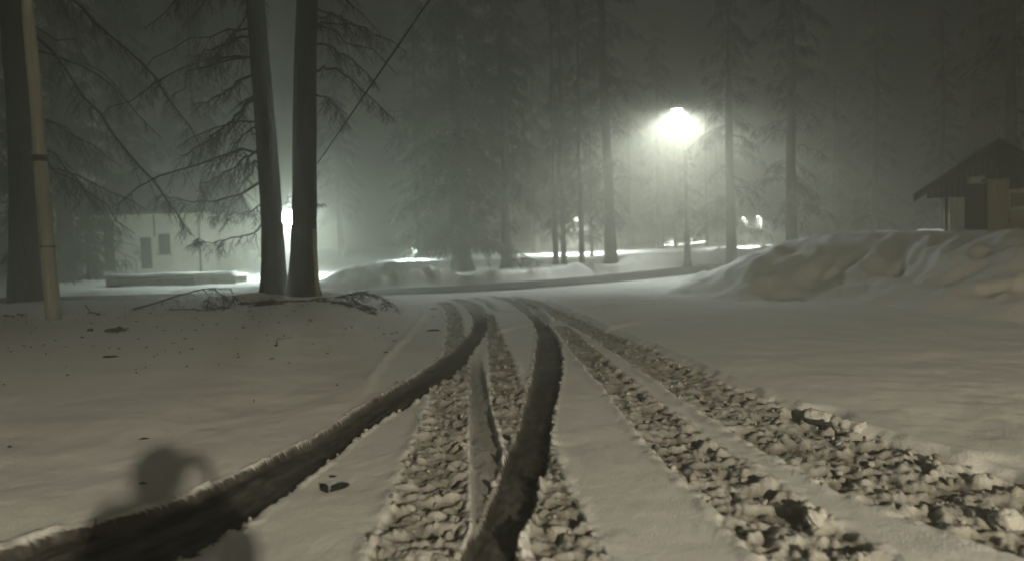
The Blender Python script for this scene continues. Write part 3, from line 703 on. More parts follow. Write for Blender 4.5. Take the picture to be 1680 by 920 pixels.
def far_tree(kind, px, Y, s, label, sxy=1.0, lean=0.0, name="tree", group="trees beyond the road"):
    x, y, z = base_at(px, Y)
    t = thing(name, label, "tree", (x, y, z-.05), rnd.uniform(0, 6.28), group)
    t.scale = (s*sxy, s*sxy, s)
    if lean: t.rotation_euler = (0, 0, 0); t.rotation_euler = (0, lean, 0)
    obj("trunk", kind[0], None, t); obj("crown", kind[1], None, t)
    return t
far_tree(SPRUCE, 757, 38.5, 1.0, "broad dark spruce with a skirt of low boughs just across the road", lean=-.01, name="spruce_tree")
far_tree(LOOSE, 833, 40, .9, "tall straight trunk next right of the broad spruce", name="spruce_tree")
far_tree(SLIM, 912, 42, 1.0, "left one of two slim close trunks left of the bright snow patch")
far_tree(SLIM, 925, 44, 1.05, "right one of two slim close trunks left of the bright snow patch")
far_tree(SLIM, 955, 38.5, .95, "slim trunk with low crown in front of the bright snow patch")
far_tree(SLIM, 971, 58, .85, "thinnest trunk crossing the bright snow patch")
far_tree(BARE, 1004, 37, .95, "stout straight trunk at the right end of the bright snow patch", lean=-.025)
far_tree(LOOSE, 1082, 68, .9, "hazy tree between the stout trunk and the tall street lamp", name="spruce_tree")
far_tree(YOUNG, 1128, 39.2, 1.0, "short dark trunk standing right against the tall street lamp post")
far_tree(BARE, 1199, 35.5, .8, "trunk left of the two far lamps")
far_tree(BARE, 1299, 33, .85, "trunk rising behind the crest of the big snow bank", name="tree")
far_tree(BARE, 1436, 58, .95, "faint trunk above the middle of the big snow bank")
far_tree(BARE, 1545, 62, .9, "faint tree left of the shed roof", name="spruce_tree")
far_tree(BARE, 1656, 39, 1.15, "tree standing behind the shed roof", name="spruce_tree")
far_tree(SLIM, 1108, 76, .9, "very slim faint trunk just left of the street lamp post")
far_tree(SLIM, 1160, 74, 1.0, "slim faint trunk right of the street lamp post")
far_tree(SLIM, 1176, 84, 1.0, "slimmest faint trunk right of the street lamp post")
far_tree(LOOSE, 690, 66, 1.0, "hazy spruce behind the low lamp left of the broad spruce", name="spruce_tree")
far_tree(LOOSE, 880, 70, 1.0, "hazy spruce right of the tall straight trunk", name="spruce_tree")
far_tree(SPRUCE, 930, 82, .95, "faint spruce far behind the slim trunks", name="spruce_tree")
far_tree(SPRUCE, 1035, 90, .9, "faintest spruce far behind the stout trunk", name="spruce_tree")
far_tree(LOOSE, 330, 56, 1.0, "hazy spruce behind the right end of the pale house", name="spruce_tree")
far_tree(SPRUCE, 215, 60, 1.05, "dark spruce rising behind the pale house roof", name="spruce_tree")
far_tree(SPRUCE, 110, 38, .95, "dense dark spruce left of the pale house", name="spruce_tree")
far_tree(LOOSE, -30, 30, .95, "dark spruce beyond the massive trunk at the left edge", name="spruce_tree")
far_tree(BUSHY, 146, 40, .85, "dark bush against the left end of the pale house", name="bush")["category"] = "bush"
far_tree(LOOSE, 1370, 80, .95, "barely visible spruce far above the snow bank", name="spruce_tree")
far_tree(LOOSE, 560, 78, 1.0, "barely visible spruce right of the pair of dark trees", name="spruce_tree")

# ------------------------------------------------------------------ fallen branches and litter on the left snow
def fallen(label, lines, seed, name="fallen_branch", cat="branch", mat=TWIG, **kw):
    parts = []; o = None
    for k, (pts, r_) in enumerate(lines):
        P = []
        for a, b, Y in pts:
            p_ = pd(a, b, Y); p_[2] = max(p_[2], gz(p_[0], p_[1])+.025); P.append(p_)
        if o is None: o = P[0].copy(); o[2] = gz(o[0], o[1])
        d = dict(per1=8, per2=3, l1=.3, l2=.14, hang=.15, rmin=.007, jit=.012, K=10); d.update(kw)
        parts.append(limb_from([p-o for p in P], r_, seed+k, **d))
    me = mesh_np(name, *join(parts)); ob = obj(name, me, mat); ob.location = o
    return tag(ob, label, cat)
fallen("bare fallen branch arching above the snow in front of the low wall",
  [([(218,513,14.8),(258,497,14.9),(300,482,15),(335,472,15),(378,473,15)], .022), ([(332,473,15),(345,488,15),(338,504,14.9)], .012),
   ([(352,472,15),(368,487,15),(372,500,15)], .012), ([(378,473,15),(386,490,15),(376,510,14.9)], .012),
   ([(336,503,14.9),(352,512,14.8),(372,518,14.8)], .014), ([(340,492,14.9),(358,506,14.8),(378,512,14.8)], .012)], 61, per1=14, l1=.34)
fallen("straight dark stick lying on the snow under the arching branch", [([(278,517,14.6),(325,518,14.5),(372,521,14.4)], .018)], 71, per1=10, hang=.05)
fallen("tangled brush spreading right from the foot of the tree pair",
  [([(430,508,15.6),(480,505,15.8),(530,494,16),(565,484,16.2),(590,477,16.2)], .024), ([(555,488,16),(592,480,16),(625,487,15.9),(645,503,15.6)], .014),
   ([(530,497,15.8),(565,500,15.5),(590,510,15.2),(610,522,14.9)], .014), ([(520,502,15.7),(560,508,15.4),(600,512,15.2)], .012), ([(575,484,16.1),(590,500,15.7),(605,512,15.4)], .01)], 81, per1=26, per2=6, l1=.5, l2=.2)
fallen("flat brush spread left of the foot of the tree pair", [([(500,503,15.8),(470,500,15.9),(430,502,15.8),(395,506,15.6)], .02), ([(470,505,15.6),(440,510,15.3),(420,514,15.1)], .014)], 91, per1=34, per2=7, l1=.4, l2=.2, hang=.05)
fallen("dry forked twig on the snow right of the pale pole", [([(140,500,14.8),(150,515,14.4),(158,524,14.1),(172,525,14.1)], .012)], 96, name="twig", cat="twig", per1=5)
fallen("small curled twig alone on the left snow field", [([(453,568,10.4),(456,558,10.7),(462,554,10.8),(474,553,10.8)], .009)], 97, name="twig", cat="twig", per1=2, per2=0, l1=.08)
fallen("dark bundle of torn needles and twigs on the left snow", [([(172,545,12.0),(190,540,12.1),(206,543,12.0)], .018), ([(180,548,11.9),(195,536,12.1)], .014)], 98, name="twig_bundle", cat="twigs", mat=NEEDLE, per1=26, per2=5, l1=.14, l2=.07)
fallen("short dark stick at the left edge below the massive trunk", [([(6,520,14.4),(16,522,14.3),(26,523,14.2)], .016)], 99, name="stick", cat="stick", per1=4, per2=0, l1=.12)
fallen("second short stick left of the pale pole", [([(28,519,14.5),(40,522,14.3),(46,524,14.2)], .012)], 100, name="stick", cat="stick", per1=4, per2=0, l1=.12)
def litter():
    rs = np.random.RandomState(12); n = 260
    x_ = -5.4 + rs.normal(size=n)*2.6; y_ = 12.5 + rs.normal(size=n)*3.2
    k = (x_ < -1.6) & (y_ > 4.5) & (y_ < 17) & (x_ > -12); x_, y_ = x_[k], y_[k]; n = len(x_)
    z_ = terrain(x_, y_)[0]; a_ = rs.rand(n)*6.28; L = .012+.035*rs.rand(n)**2
    p = np.stack([np.stack([x_-L*np.cos(a_), y_-L*np.sin(a_), z_+.008], 1), np.stack([x_, y_, z_+.012], 1), np.stack([x_+L*np.cos(a_), y_+L*np.sin(a_), z_+.006], 1)], 1)
    v, f = tubes(p, np.stack([np.full(n, .003), .006+.006*rs.rand(n), np.full(n, .002)], 1), 5)
    tag(obj("needle_litter", mesh_np("needle_litter", v, f), TWIG), "dark needles and bark crumbs strewn over the left snow", "litter", kind='stuff')
litter()
def bark_piece(px, py, z, sx, sy, sz, rz, label, seed, name="bark_piece", cat="bark", tilt=0.0, mat=BARK):
    iv, fi = ico(2); rs = np.random.RandomState(seed)
    p = at(px, py, z); g = gz(p[0], p[1])
    v = iv*np.array([sx, sy, sz])*(1+0.25*vnoise(iv[:, 0]*2.2+seed, iv[:, 1]*2.2+iv[:, 2], seed % 9))[:, None]
    o = obj(name, mesh_np(name, v, fi), mat); o.location = (p[0], p[1], g+sz*.45); o.rotation_euler = (tilt, 0, rz)
    return tag(o, label, cat)
bark_piece(180, 579, .25, .10, .035, .016, .05, "flat dark strip of bark on the left snow", 1)
bark_piece(148, 543, .3, .045, .04, .03, .3, "small dark lump left of the bundle of torn needles", 2)
bark_piece(710, 542, .0, .12, .05, .02, .0, "dark strip of bark on the smooth lane left of the ruts", 3)
bark_piece(532, 797, .02, .028, .075, .022, .45, "left one of two dark bark flakes beside the left rut", 4)
bark_piece(557, 795, .02, .026, .08, .022, -.65, "right one of two dark bark flakes beside the left rut", 5)
bark_piece(545, 777, .02, .03, .012, .008, .1, "tiny dark chip just above the two bark flakes", 6)
bark_piece(712, 507, .0, .09, .04, .015, .1, "small dark chip far down the smooth lane", 7)

# ------------------------------------------------------------------ poles, stake, cable
x, y, z = base_at(88, 13.8); tp = pd(45, 0, 13.8)
dx = (tp[0]-x)/(tp[2]-z)
pl = thing("utility_pole", "pale weathered wooden pole in front of the massive trunk", "pole", (x, y, z))
zs = np.linspace(-.3, 8.2, 16)
MB().tube([(dx*q+.006*math.sin(q*2), .004*math.cos(q*3), q) for q in zs], [0.135-.006*max(q, 0) for q in zs], 16).build("post", POLE, pl, True)
kz = pd(62, 260, 13.8)[2]-z
MB().tube([(dx*(kz-.06), 0, kz-.06), (dx*(kz+.06), 0, kz+.06)], .121, 16).build("band", STEEL, pl, True)
MB().box(dx*kz-.05, dx*kz+.05, -.16, -.10, kz-.06, kz+.05).build("bracket", STEEL, pl, bevel=.01)
lz = pd(70, 405, 13.8)[2]-z
MB().tube([(dx*(lz-.015), 0, lz-.015), (dx*(lz+.015), 0, lz+.015)], .134, 16).build("strap", STEEL, pl, True)
x, y, z = base_at(522, 17.0); tp = pd(515, 376, 17.2)
MBs = MB(); MBs.tube([(0, 0, -.15), ((tp[0]-x)*.5, .1, (tp[2]-z)*.5), (tp[0]-x, .2, tp[2]-z)], [.05, .048, .042], 10)
st = MBs.build("wooden_stake", POLE, None, True); st.location = (x, y, z)
tag(st, "thin wooden stake leaning against the right trunk of the pair", "stake")

LENS_WHITE = mat_emit("lamp_lens_white", (1.0, 0.99, 0.93), 30.0)
LENS_TEAL = mat_emit("lamp_lens_cool", (0.86, 1.0, 0.96), 70.0)
GLOBE_WHITE = mat_globe("lamp_globe_white", (1.0, .985, .90), GLOW_MAIN)
GLOBE_TEAL = mat_globe("lamp_globe_cool", (.84, 1.0, .94), GLOW_LEFT)
LENS_WARM = mat_emit("lamp_lens_warm", (1.0, 0.80, 0.48), 60.0)
GLOBE = [(.20, .36), (.30, .24), (.35, .06), (.34, -.10), (.28, -.25), (.16, -.35), (.01, -.38)]
CAP = [(.02, .44), (.10, .43), (.20, .39), (.215, .365), (.19, .362), (.02, .38)]
BOWL = [(.29, .03), (.30, -.03), (.26, -.10), (.16, -.15), (.01, -.17)]
HOOD = [(.02, .16), (.12, .145), (.25, .08), (.325, -.03), (.335, -.09), (.31, -.09), (.02, .05)]
def street_lamp(label, foot, head, watts, colr, lens, scale=1.0, spot=176, blend=.12, name="street_lamp", arm=None, cat="street lamp", soft=.12, group=None, direction=(0, 0, -1), optic=False, bowl=False):
    fx, fy, fz = foot; hx, hy, hz = head
    t = thing(name, label, cat, (fx, fy, fz), 0, group)
    s = scale; X0, Y0, H = hx-fx, hy-fy, hz-fz
    m = MB()
    if abs(X0)+abs(Y0) > .1:
        m.tube([(0, 0, -.3), (0, 0, H*.5), (0, 0, H-.25*s)], [.065, .055, .045], 12)
        m.build("post", STEEL, t, True)
        MB().tube([(0, 0, H-.35*s), (X0*.2, Y0*.2, H+.2*s), (X0*.6, Y0*.6, H+(.32 if bowl else .56)*s), (X0, Y0, H+(.19 if bowl else .43)*s)], .035, 8).build("arm", STEEL, t, True)
    else:
        m.tube([(0, 0, -.3), (0, 0, 1.0), (0, 0, 1.02), (0, 0, H-.0)], [.10*max(s, .6), .09*max(s, .6), .065*max(s, .6), .05*max(s, .6)], 12)
        m.build("post", STEEL, t, True)
    MB().lathe([(a_*s, H+b_*s) for a_, b_ in (HOOD if bowl else CAP)], X0, Y0).build("lamp_head", STEEL, t, True)
    MB().lathe([(a_*s, H+b_*s) for a_, b_ in (BOWL if bowl else GLOBE)], X0, Y0).build("lamp_glass", lens, t, True)
    if not watts: return t
    ld = bpy.data.lights.new("lamp_light", 'SPOT'); ld.energy = watts; ld.color = colr
    ld.spot_size = math.radians(spot); ld.spot_blend = blend; ld.shadow_soft_size = soft*s
    if optic:        # street lamp optic: little straight down, most at 55-70 degrees, nothing above
        ld.use_nodes = True; nn = ld.node_tree.nodes; em = nn["Emission"]
        tc = nn.new("ShaderNodeTexCoord"); sx_ = nn.new("ShaderNodeSeparateXYZ"); ab = nn.new("ShaderNodeMath"); ab.operation = 'ABSOLUTE'
        rp = nn.new("ShaderNodeValToRGB"); e = rp.color_ramp.elements
        e[0].position, e[0].color = 0.02, (.0, .0, .0, 1); e[1].position, e[1].color = 1.0, (.08, .08, .08, 1)
        for p_, v_ in ((.06, .04), (.14, .12), (.24, .30), (.34, .62), (.42, 1.0), (.52, 1.0), (.66, .36)):
            q_ = e.new(p_); q_.color = (v_, v_, v_, 1)
        ln = ld.node_tree.links; ln.new(tc.outputs['Normal'], sx_.inputs[0]); ln.new(sx_.outputs[2], ab.inputs[0])
        ln.new(ab.outputs[0], rp.inputs[0]); mr_ = nn.new("ShaderNodeMapRange"); mr_.inputs['From Min'].default_value = -.35; mr_.inputs['From Max'].default_value = .35
        mr_.inputs['To Min'].default_value = 1.0; mr_.inputs['To Max'].default_value = 0.15      # thrown towards the road
        mu = nn.new("ShaderNodeMath"); mu.operation = 'MULTIPLY'; ln.new(sx_.outputs[1], mr_.inputs[0])
        ln.new(mr_.outputs[0], mu.inputs[0]); ln.new(rp.outputs[0], mu.inputs[1]); ln.new(mu.outputs[0], em.inputs['Strength'])
    lo = bpy.data.objects.new("lamp_light", ld); link(lo, t); lo.location = (X0, Y0, H-(.18 if bowl else .39)*s-.6*soft*s)
    lo.rotation_euler = Vector(direction).to_track_quat('-Z', 'Y').to_euler()
    return t
WHITE, TEAL, WARM = (.95, 1.0, .93), (.80, 1.0, .95), (1.0, .885, .65)
hp = pd(1110, 177, 40.5); foot = (hp[0]+.45, 40.8, gz(hp[0]+.45, 40.8))
street_lamp("tall street lamp glaring white in the fog above the road", foot, (hp[0], 40.5, hp[2]), LAMP_MAIN, WHITE, GLOBE_WHITE, 1.1, optic=True, bowl=True)
hp = pd(473, 356, 36)
street_lamp("lamp glaring between the two trunks of the tree pair", (hp[0]+.45, 36.3, gz(hp[0]+.45, 36.3)), (hp[0], 36, hp[2]), LAMP_LEFT, TEAL, GLOBE_TEAL, .9)
for k, (px, py, Y, P, lb, s) in enumerate([
   (1220, 357, 62, 700, "left and dimmer lamp of the two small far lamps", .35),
   (1244, 355, 60, 1400, "right and brighter lamp of the two small far lamps", .4),
   (676, 407, 60, 1800, "low lamp beside the skirt of the broad spruce", .3),
   (946, 356, 64, 8000, "small lamp behind the slim trunks above the bright snow patch", .3),
   (1100, 396, 80, 2500, "low far lamp left of the trunk behind the street lamp", .3),
   (1135, 395, 84, 500, "tiny far light just right of the trunk behind the street lamp", .25),
   (1147, 396, 86, 500, "second tiny far light right of the trunk behind the street lamp", .25)]):
    hp = pd(px, py, Y); g = gz(hp[0], Y); hz_ = max(hp[2], g+.55)
    street_lamp(lb, (hp[0]+.3, Y+.25, g), (hp[0], Y, hz_), P, WHITE if px > 900 else TEAL, LENS_WHITE, s, name="park_lamp", cat="lamp", group="far lamps in the fog", bowl=True, blend=.6)
# the lamp behind the photographer that throws the shadow
street_lamp("warm street lamp on the pole behind the photographer", (8.8, -16.6, gz(8.8, -16.6)), (7.2, -16.3, 6.7), LAMP_REAR, WARM, LENS_WARM, 1.0, spot=172, blend=.3, soft=.20)
# cable from that pole to the tree pair
A_ = pd(521, 268, 17.3); B_ = np.array([8.75, -16.55, 6.0])
Q1 = pd(705, 0, 9.0)
tq = (9.0-A_[1])/(B_[1]-A_[1]); Lq = A_*(1-tq)+B_*tq
sag = Q1-Lq
pts = [A_*(1-t)+B_*t + np.array([sag[0], 0, sag[2]])*(t*(1-t)/(tq*(1-tq))) for t in np.linspace(0, 1, 40)]
cb = MB().tube([p-A_ for p in pts], .014, 6).build("overhead_cable", RUBBER, None, True); cb.location = A_
tag(cb, "black cable slanting up from the tree pair across the foggy sky", "cable")

# ------------------------------------------------------------------ the shed on the bank
zb = 1.25
sh = thing("shed", "wooden shed with a dark overhanging gable on the snow bank", "shed", (15.68, 24.0, 1.6+.8*(zb-1.6)), math.radians(-28))
sh.scale = (.87*.8, .8, .8)
def sx(x): return x-19.6
AP = (sx(19.6), 4.99-zb); EL = (sx(16.2), 2.92-zb); ER = (sx(23.0), 2.92-zb)
sl = (AP[1]-EL[1])/(AP[0]-EL[0])
# roof slabs
for s_ in (0, 1):
    a, b = (EL, AP) if s_ == 0 else (AP, ER)
    MB().prism([(a[0], a[1]-.02), (b[0]+(.0 if s_ == 0 else .0), b[1]-.02), (b[0], b[1]+.14), (a[0], a[1]+.14)], -.55, 5.6).build("roof", ROOFING, sh, bevel=.01)
    MB().prism([(a[0]-.0, a[1]-.10), (b[0], b[1]-.10), (b[0], b[1]-.024), (a[0], a[1]-.024)], -.60, -.50).build("barge_board", DARKWOOD, sh)
    MB().prism([(a[0]-(.03 if s_ == 0 else 0), a[1]+.143), (b[0], b[1]+.143), (b[0], b[1]+.165), (a[0]-.03, a[1]+.165)], -.52, 5.55).build("roof_snow_dusting", ROOFING, sh)
# gable boards in front, each a plank cut to the slope
def roofz(x): return AP[1] - sl*abs(x-AP[0]) - .10
gl = sx(16.74); pw = .235; xk = gl; rs_ = random.Random(9)
while xk < sx(22.4):
    x2 = xk+pw-.012; xm = (xk+x2)/2
    bot = 2.90-zb if xm < sx(18.45) else (3.70-zb if xm < sx(19.15) else (3.56-zb if xm < sx(20.05) else 3.12-zb))
    if roofz(xk) > bot+.02 or roofz(x2) > bot+.02:
        zt1, zt2 = max(roofz(xk), bot+.01), max(roofz(x2), bot+.01)
        dy = rs_.uniform(-.006, .006); e = rs_.uniform(-.012, .012)
        if xm < AP[0] < x2 or xk < AP[0] < x2: poly = [(xk, bot+e), (x2, bot+e), (x2, zt2), (AP[0], roofz(AP[0])), (xk, zt1)]
        else: poly = [(xk, bot+e), (x2, bot+e), (x2, zt2), (xk, zt1)]
        MB().prism(poly, -.30+dy, -.27+dy).build("plank", DARKWOOD, sh)
    xk += pw
def plank_wall(x0, x1, z0, z1, y, mat, w_=.24):
    n = max(1, round((x1-x0)/w_)); d = (x1-x0)/n
    for k in range(n):
        dy = rs_.uniform(-.005, .005)
        MB().box(x0+k*d, x0+(k+1)*d-.012, y+dy, y+.03+dy, z0, z1+rs_.uniform(-.0, .004)).build("plank", mat, sh)
MB().box(sx(17.48), sx(17.62), -.22, -.08, -.6, 2.88-zb).build("porch_post", DARKWOOD, sh, bevel=.01)
plank_wall(sx(17.70), sx(18.34), -.6, 3.05-zb, .0, WHITEWOOD, .32)
dr = MB().box(sx(18.37), sx(19.13), .06, .11, -.3, 3.42-zb).build("door", DARKWOOD, sh, bevel=.006)
MB().box(sx(19.02), sx(19.08), .02, .06, .75, .95).build("handle", STEEL, dr)
MB().box(sx(18.30), sx(18.37), -.04, .10, -.6, 3.46-zb).build("door_frame", DARKWOOD, sh)
MB().box(sx(19.13), sx(19.21), -.04, .10, -.6, 3.46-zb).build("door_frame", DARKWOOD, sh)
MB().prism([(sx(18.46), 3.44-zb), (sx(19.16), 3.48-zb), (sx(19.14), 3.60-zb), (sx(18.55), 3.79-zb)], -.10, -.06).build("lit_wall_patch", WHITEWOOD, sh)  # lit patch of wall under the roof, put in as a white board
MB().box(sx(18.95), sx(19.15), -.20, -.105, 3.45-zb, 3.55-zb).build("porch_light_box", STEEL, sh, bevel=.02)
plank_wall(sx(19.22), sx(20.06), -.6, 3.58-zb, -.05, PALEWOOD, .28)
MB().box(sx(20.02), sx(20.05), -.085, -.052, .55, .72).build("hinge", STEEL, sh)
MB().box(sx(20.09), sx(22.3), .0, .06, -.6, 2.26-zb).build("wall", PALEWOOD, sh)
MB().box(sx(20.85), sx(22.3), .0, .06, 2.263-zb, 3.3-zb).build("wall", PALEWOOD, sh)
wd = MB().box(sx(20.05), sx(20.09), -.03, .05, 2.26-zb, 3.12-zb).box(sx(20.78), sx(20.84), -.03, .05, 2.26-zb, 3.12-zb).box(sx(20.09), sx(20.78), -.03, .05, 2.98-zb, 3.12-zb).box(sx(20.09), sx(20.78), -.05, .05, 2.262-zb, 2.42-zb).build("window", WHITEWOOD, sh)
MB().box(sx(20.09), sx(20.78), .02, .04, 2.42-zb, 2.98-zb).build("pane", GLASS_DARK, wd)
MB().box(sx(17.70), sx(17.76), .04, 5.0, -.6, 2.9-zb).build("wall", PALEWOOD, sh)
MB().box(sx(17.70), sx(22.3), 5.0, 5.06, -.6, 2.9-zb).build("wall", PALEWOOD, sh)
MB().box(sx(22.24), sx(22.3), .07, 5.0, -.6, 2.9-zb).build("wall", PALEWOOD, sh)

# ------------------------------------------------------------------ the pale house on the left
hx = -25.4; hz = .3
ho = thing("house", "pale plastered house dim in the fog behind the low wall", "house", (hx, 45.0, hz))
def ux(x): return x-hx
openings = [(ux(-24.65), ux(-23.95), 0.1, 3.5-hz), (ux(-22.45), ux(-21.72), 0.18, 2.37-hz), (ux(-21.33), ux(-20.58), 1.37-hz, 2.55-hz)]
W = MB(); xs = [0.0] + [q for o_ in openings for q in o_[:2]] + [ux(-18.72)]
top = 3.84-hz
for k in range(0, len(xs)-1):
    a, b = xs[k], xs[k+1]
    op = [o_ for o_ in openings if abs(o_[0]-a) < 1e-6]
    if op:
        if op[0][2] > -.5: W.box(a, b, 0, .25, -.6, op[0][2])
        W.box(a, b, 0, .25, op[0][3], top)
    else: W.box(a, b, 0, .25, -.6, top)
W.box(xs[-1]-.25, xs[-1], .25, 8, -.6, top); W.box(0, .25, .25, 8, -.6, top); W.box(.25, xs[-1]-.25, 7.75, 8, -.6, top)
W.build("wall", PLASTER, ho)
a = openings[0]; MB().box(a[0], a[1], .12, .18, a[2], a[3]).build("shutter_door", DARKWOOD, ho)
a = openings[1]; d_ = MB().box(a[0], a[1], .12, .18, a[2], a[3]).build("door", DARKWOOD, ho); MB().box(a[1]-.12, a[1]-.07, .06, .12, 1.05, 1.2).build("handle", STEEL, d_)
a = openings[2]
wi = MB().box(a[0], a[0]+.06, .08, .2, a[2], a[3]).box(a[1]-.06, a[1], .08, .2, a[2], a[3]).box(a[0]+.06, a[1]-.06, .08, .2, a[2], a[2]+.06).box(a[0]+.06, a[1]-.06, .08, .2, a[3]-.06, a[3]).build("window", DARKWOOD, ho)
MB().box(a[0]+.06, a[1]-.06, .12, .15, a[2]+.06, a[3]-.06).build("pane", GLASS_DARK, wi)
MB().box(a[0]-.08, a[1]+.08, -.08, .08, a[2]-.08, a[2]-.002).build("sill", CONCRETE, wi)
rf = MB().prism([(0, 0), (0, 0), (0, 0)], 0, 0) if False else MB()
e0, e1 = -.5, xs[-1]+.35
rf.add([(e0, -.6, top-.1), (e1, -.6, top-.1), (e1, 4, top+2.6), (e0, 4, top+2.6), (e0, -.6, top+.08), (e1, -.6, top+.08), (e1, 4, top+2.8), (e0, 4, top+2.8),
        (e0, 8.6, top-.1), (e1, 8.6, top-.1), (e0, 8.6, top+.08), (e1, 8.6, top+.08)],
       [(0,3,2,1), (4,5,6,7), (0,1,5,4), (3,8,9,2), (7,6,11,10), (9,8,10,11), (1,2,6,5), (2,9,11,6), (0,4,7,3), (3,7,10,8)])
rf.build("roof", ROOFING, ho)
MB().tube([(xs[-1]-.06, -.05, -.3), (xs[-1]-.06, -.05, top-.12)], .05, 8).build("downpipe", STEEL, ho, True)
MB().tube([(ux(-22.1)+.62, -.04, 2.4-hz), (ux(-22.1)+.62, -.04, top-.12)], .045, 8).build("downpipe", STEEL, ho, True)
rl = MB().tube([(ux(-23.7), -.5, 1.35), (ux(-22.45), -.5, .75)], .03, 6)
for q in (0, .5, 1): rl.tube([(ux(-23.7)+1.25*q, -.5, -.4), (ux(-23.7)+1.25*q, -.5, 1.35-.6*q)], .025, 6)
rl.build("stair_rail", STEEL, ho, True)
# low wall with a cap of snow
g0 = gz(-14, 31.2)
lw = thing("low_wall", "low dark wall under a thick cap of snow in front of the house", "wall", (-17.3, 31.0, 0.0))
MB().box(.35, 4.1, 0, 1.5, -.4, .44).build("wall_face", CONCRETE, lw, bevel=.02)
MB().box(4.103, 5.75, .05, 1.45, -.4, .46).build("wall_end", mat_plain("pale_concrete", (.22, .215, .19), (.33, .32, .29), 3.0, .9, .3), lw, bevel=.02)
MB().box(4.75, 5.05, .0, .05, .05, .36).build("hatch", CONCRETE, lw)
nx, ny = 60, 12; cv = []
for b in range(ny+1):
    for a in range(nx+1):
        u, v = a/nx, b/ny; ed = min(u, 1-u)*16; ed2 = min(v, 1-v)*4
        h = .15*min(1, ed)**.5*min(1, ed2+.15)**.5*(1+.25*float(vnoise(np.array([u*9.]), np.array([v*2.]), 4)[0]))
        cv.append((-.05+5.9*u, -.08+1.66*v, .445+h+ (.02 if 0 < a < nx and 0 < b < ny else -.03)))
capq = [(b*(nx+1)+a, b*(nx+1)+a+1, (b+1)*(nx+1)+a+1, (b+1)*(nx+1)+a) for b in range(ny) for a in range(nx)]
cap = obj("snow_cap", mesh_np("snow_cap", np.array(cv), np.array(capq)), SNOW, lw)

# ------------------------------------------------------------------ snow blocks at the edge of the right track
def snow_block(px, py, z, s, label, seed):
    iv, fi = ico(3); p = at(px, py, z); g = gz(p[0], p[1])
    d = 1 + .38*vnoise(iv[:, 0]*1.9+seed, iv[:, 1]*1.9+iv[:, 2]*1.3, seed) + .20*vnoise(iv[:, 0]*4.5+seed, iv[:, 1]*4.5+iv[:, 2]*3, seed+1) + .09*vnoise(iv[:, 0]*11+seed, iv[:, 1]*11+iv[:, 2]*9, seed+2)
    v = np.sign(iv)*np.abs(iv)**.75*np.array(s)*d[:, None]
    me = mesh_np("snow_block", v, fi)
    a_ = me.attributes.new("dirt_and_shade", 'FLOAT', 'POINT'); a_.data.foreach_set("value", np.full(len(v), .5, np.float32))
    o = obj("snow_block", me, SNOW); o.location = (p[0], p[1], g+s[2]*.35); o.rotation_euler = (.15, -.1, seed*.7)
    return tag(o, label, "snow block", "snow blocks thrown up beside the right track")
snow_block(1395, 688, .1, (.12, .08, .065), "rounded snow block beside the dark scoop on the right track edge", 3)
snow_block(1342, 665, .1, (.12, .07, .06), "snow block standing at the head of the dark scoop", 4)
snow_block(1655, 850, .0, (.08, .07, .055), "chunky snow lump in the outer right track near the frame edge", 5)
snow_block(1340, 855, .0, (.055, .05, .05), "upright snow lump at the right edge of the inner right track", 6)

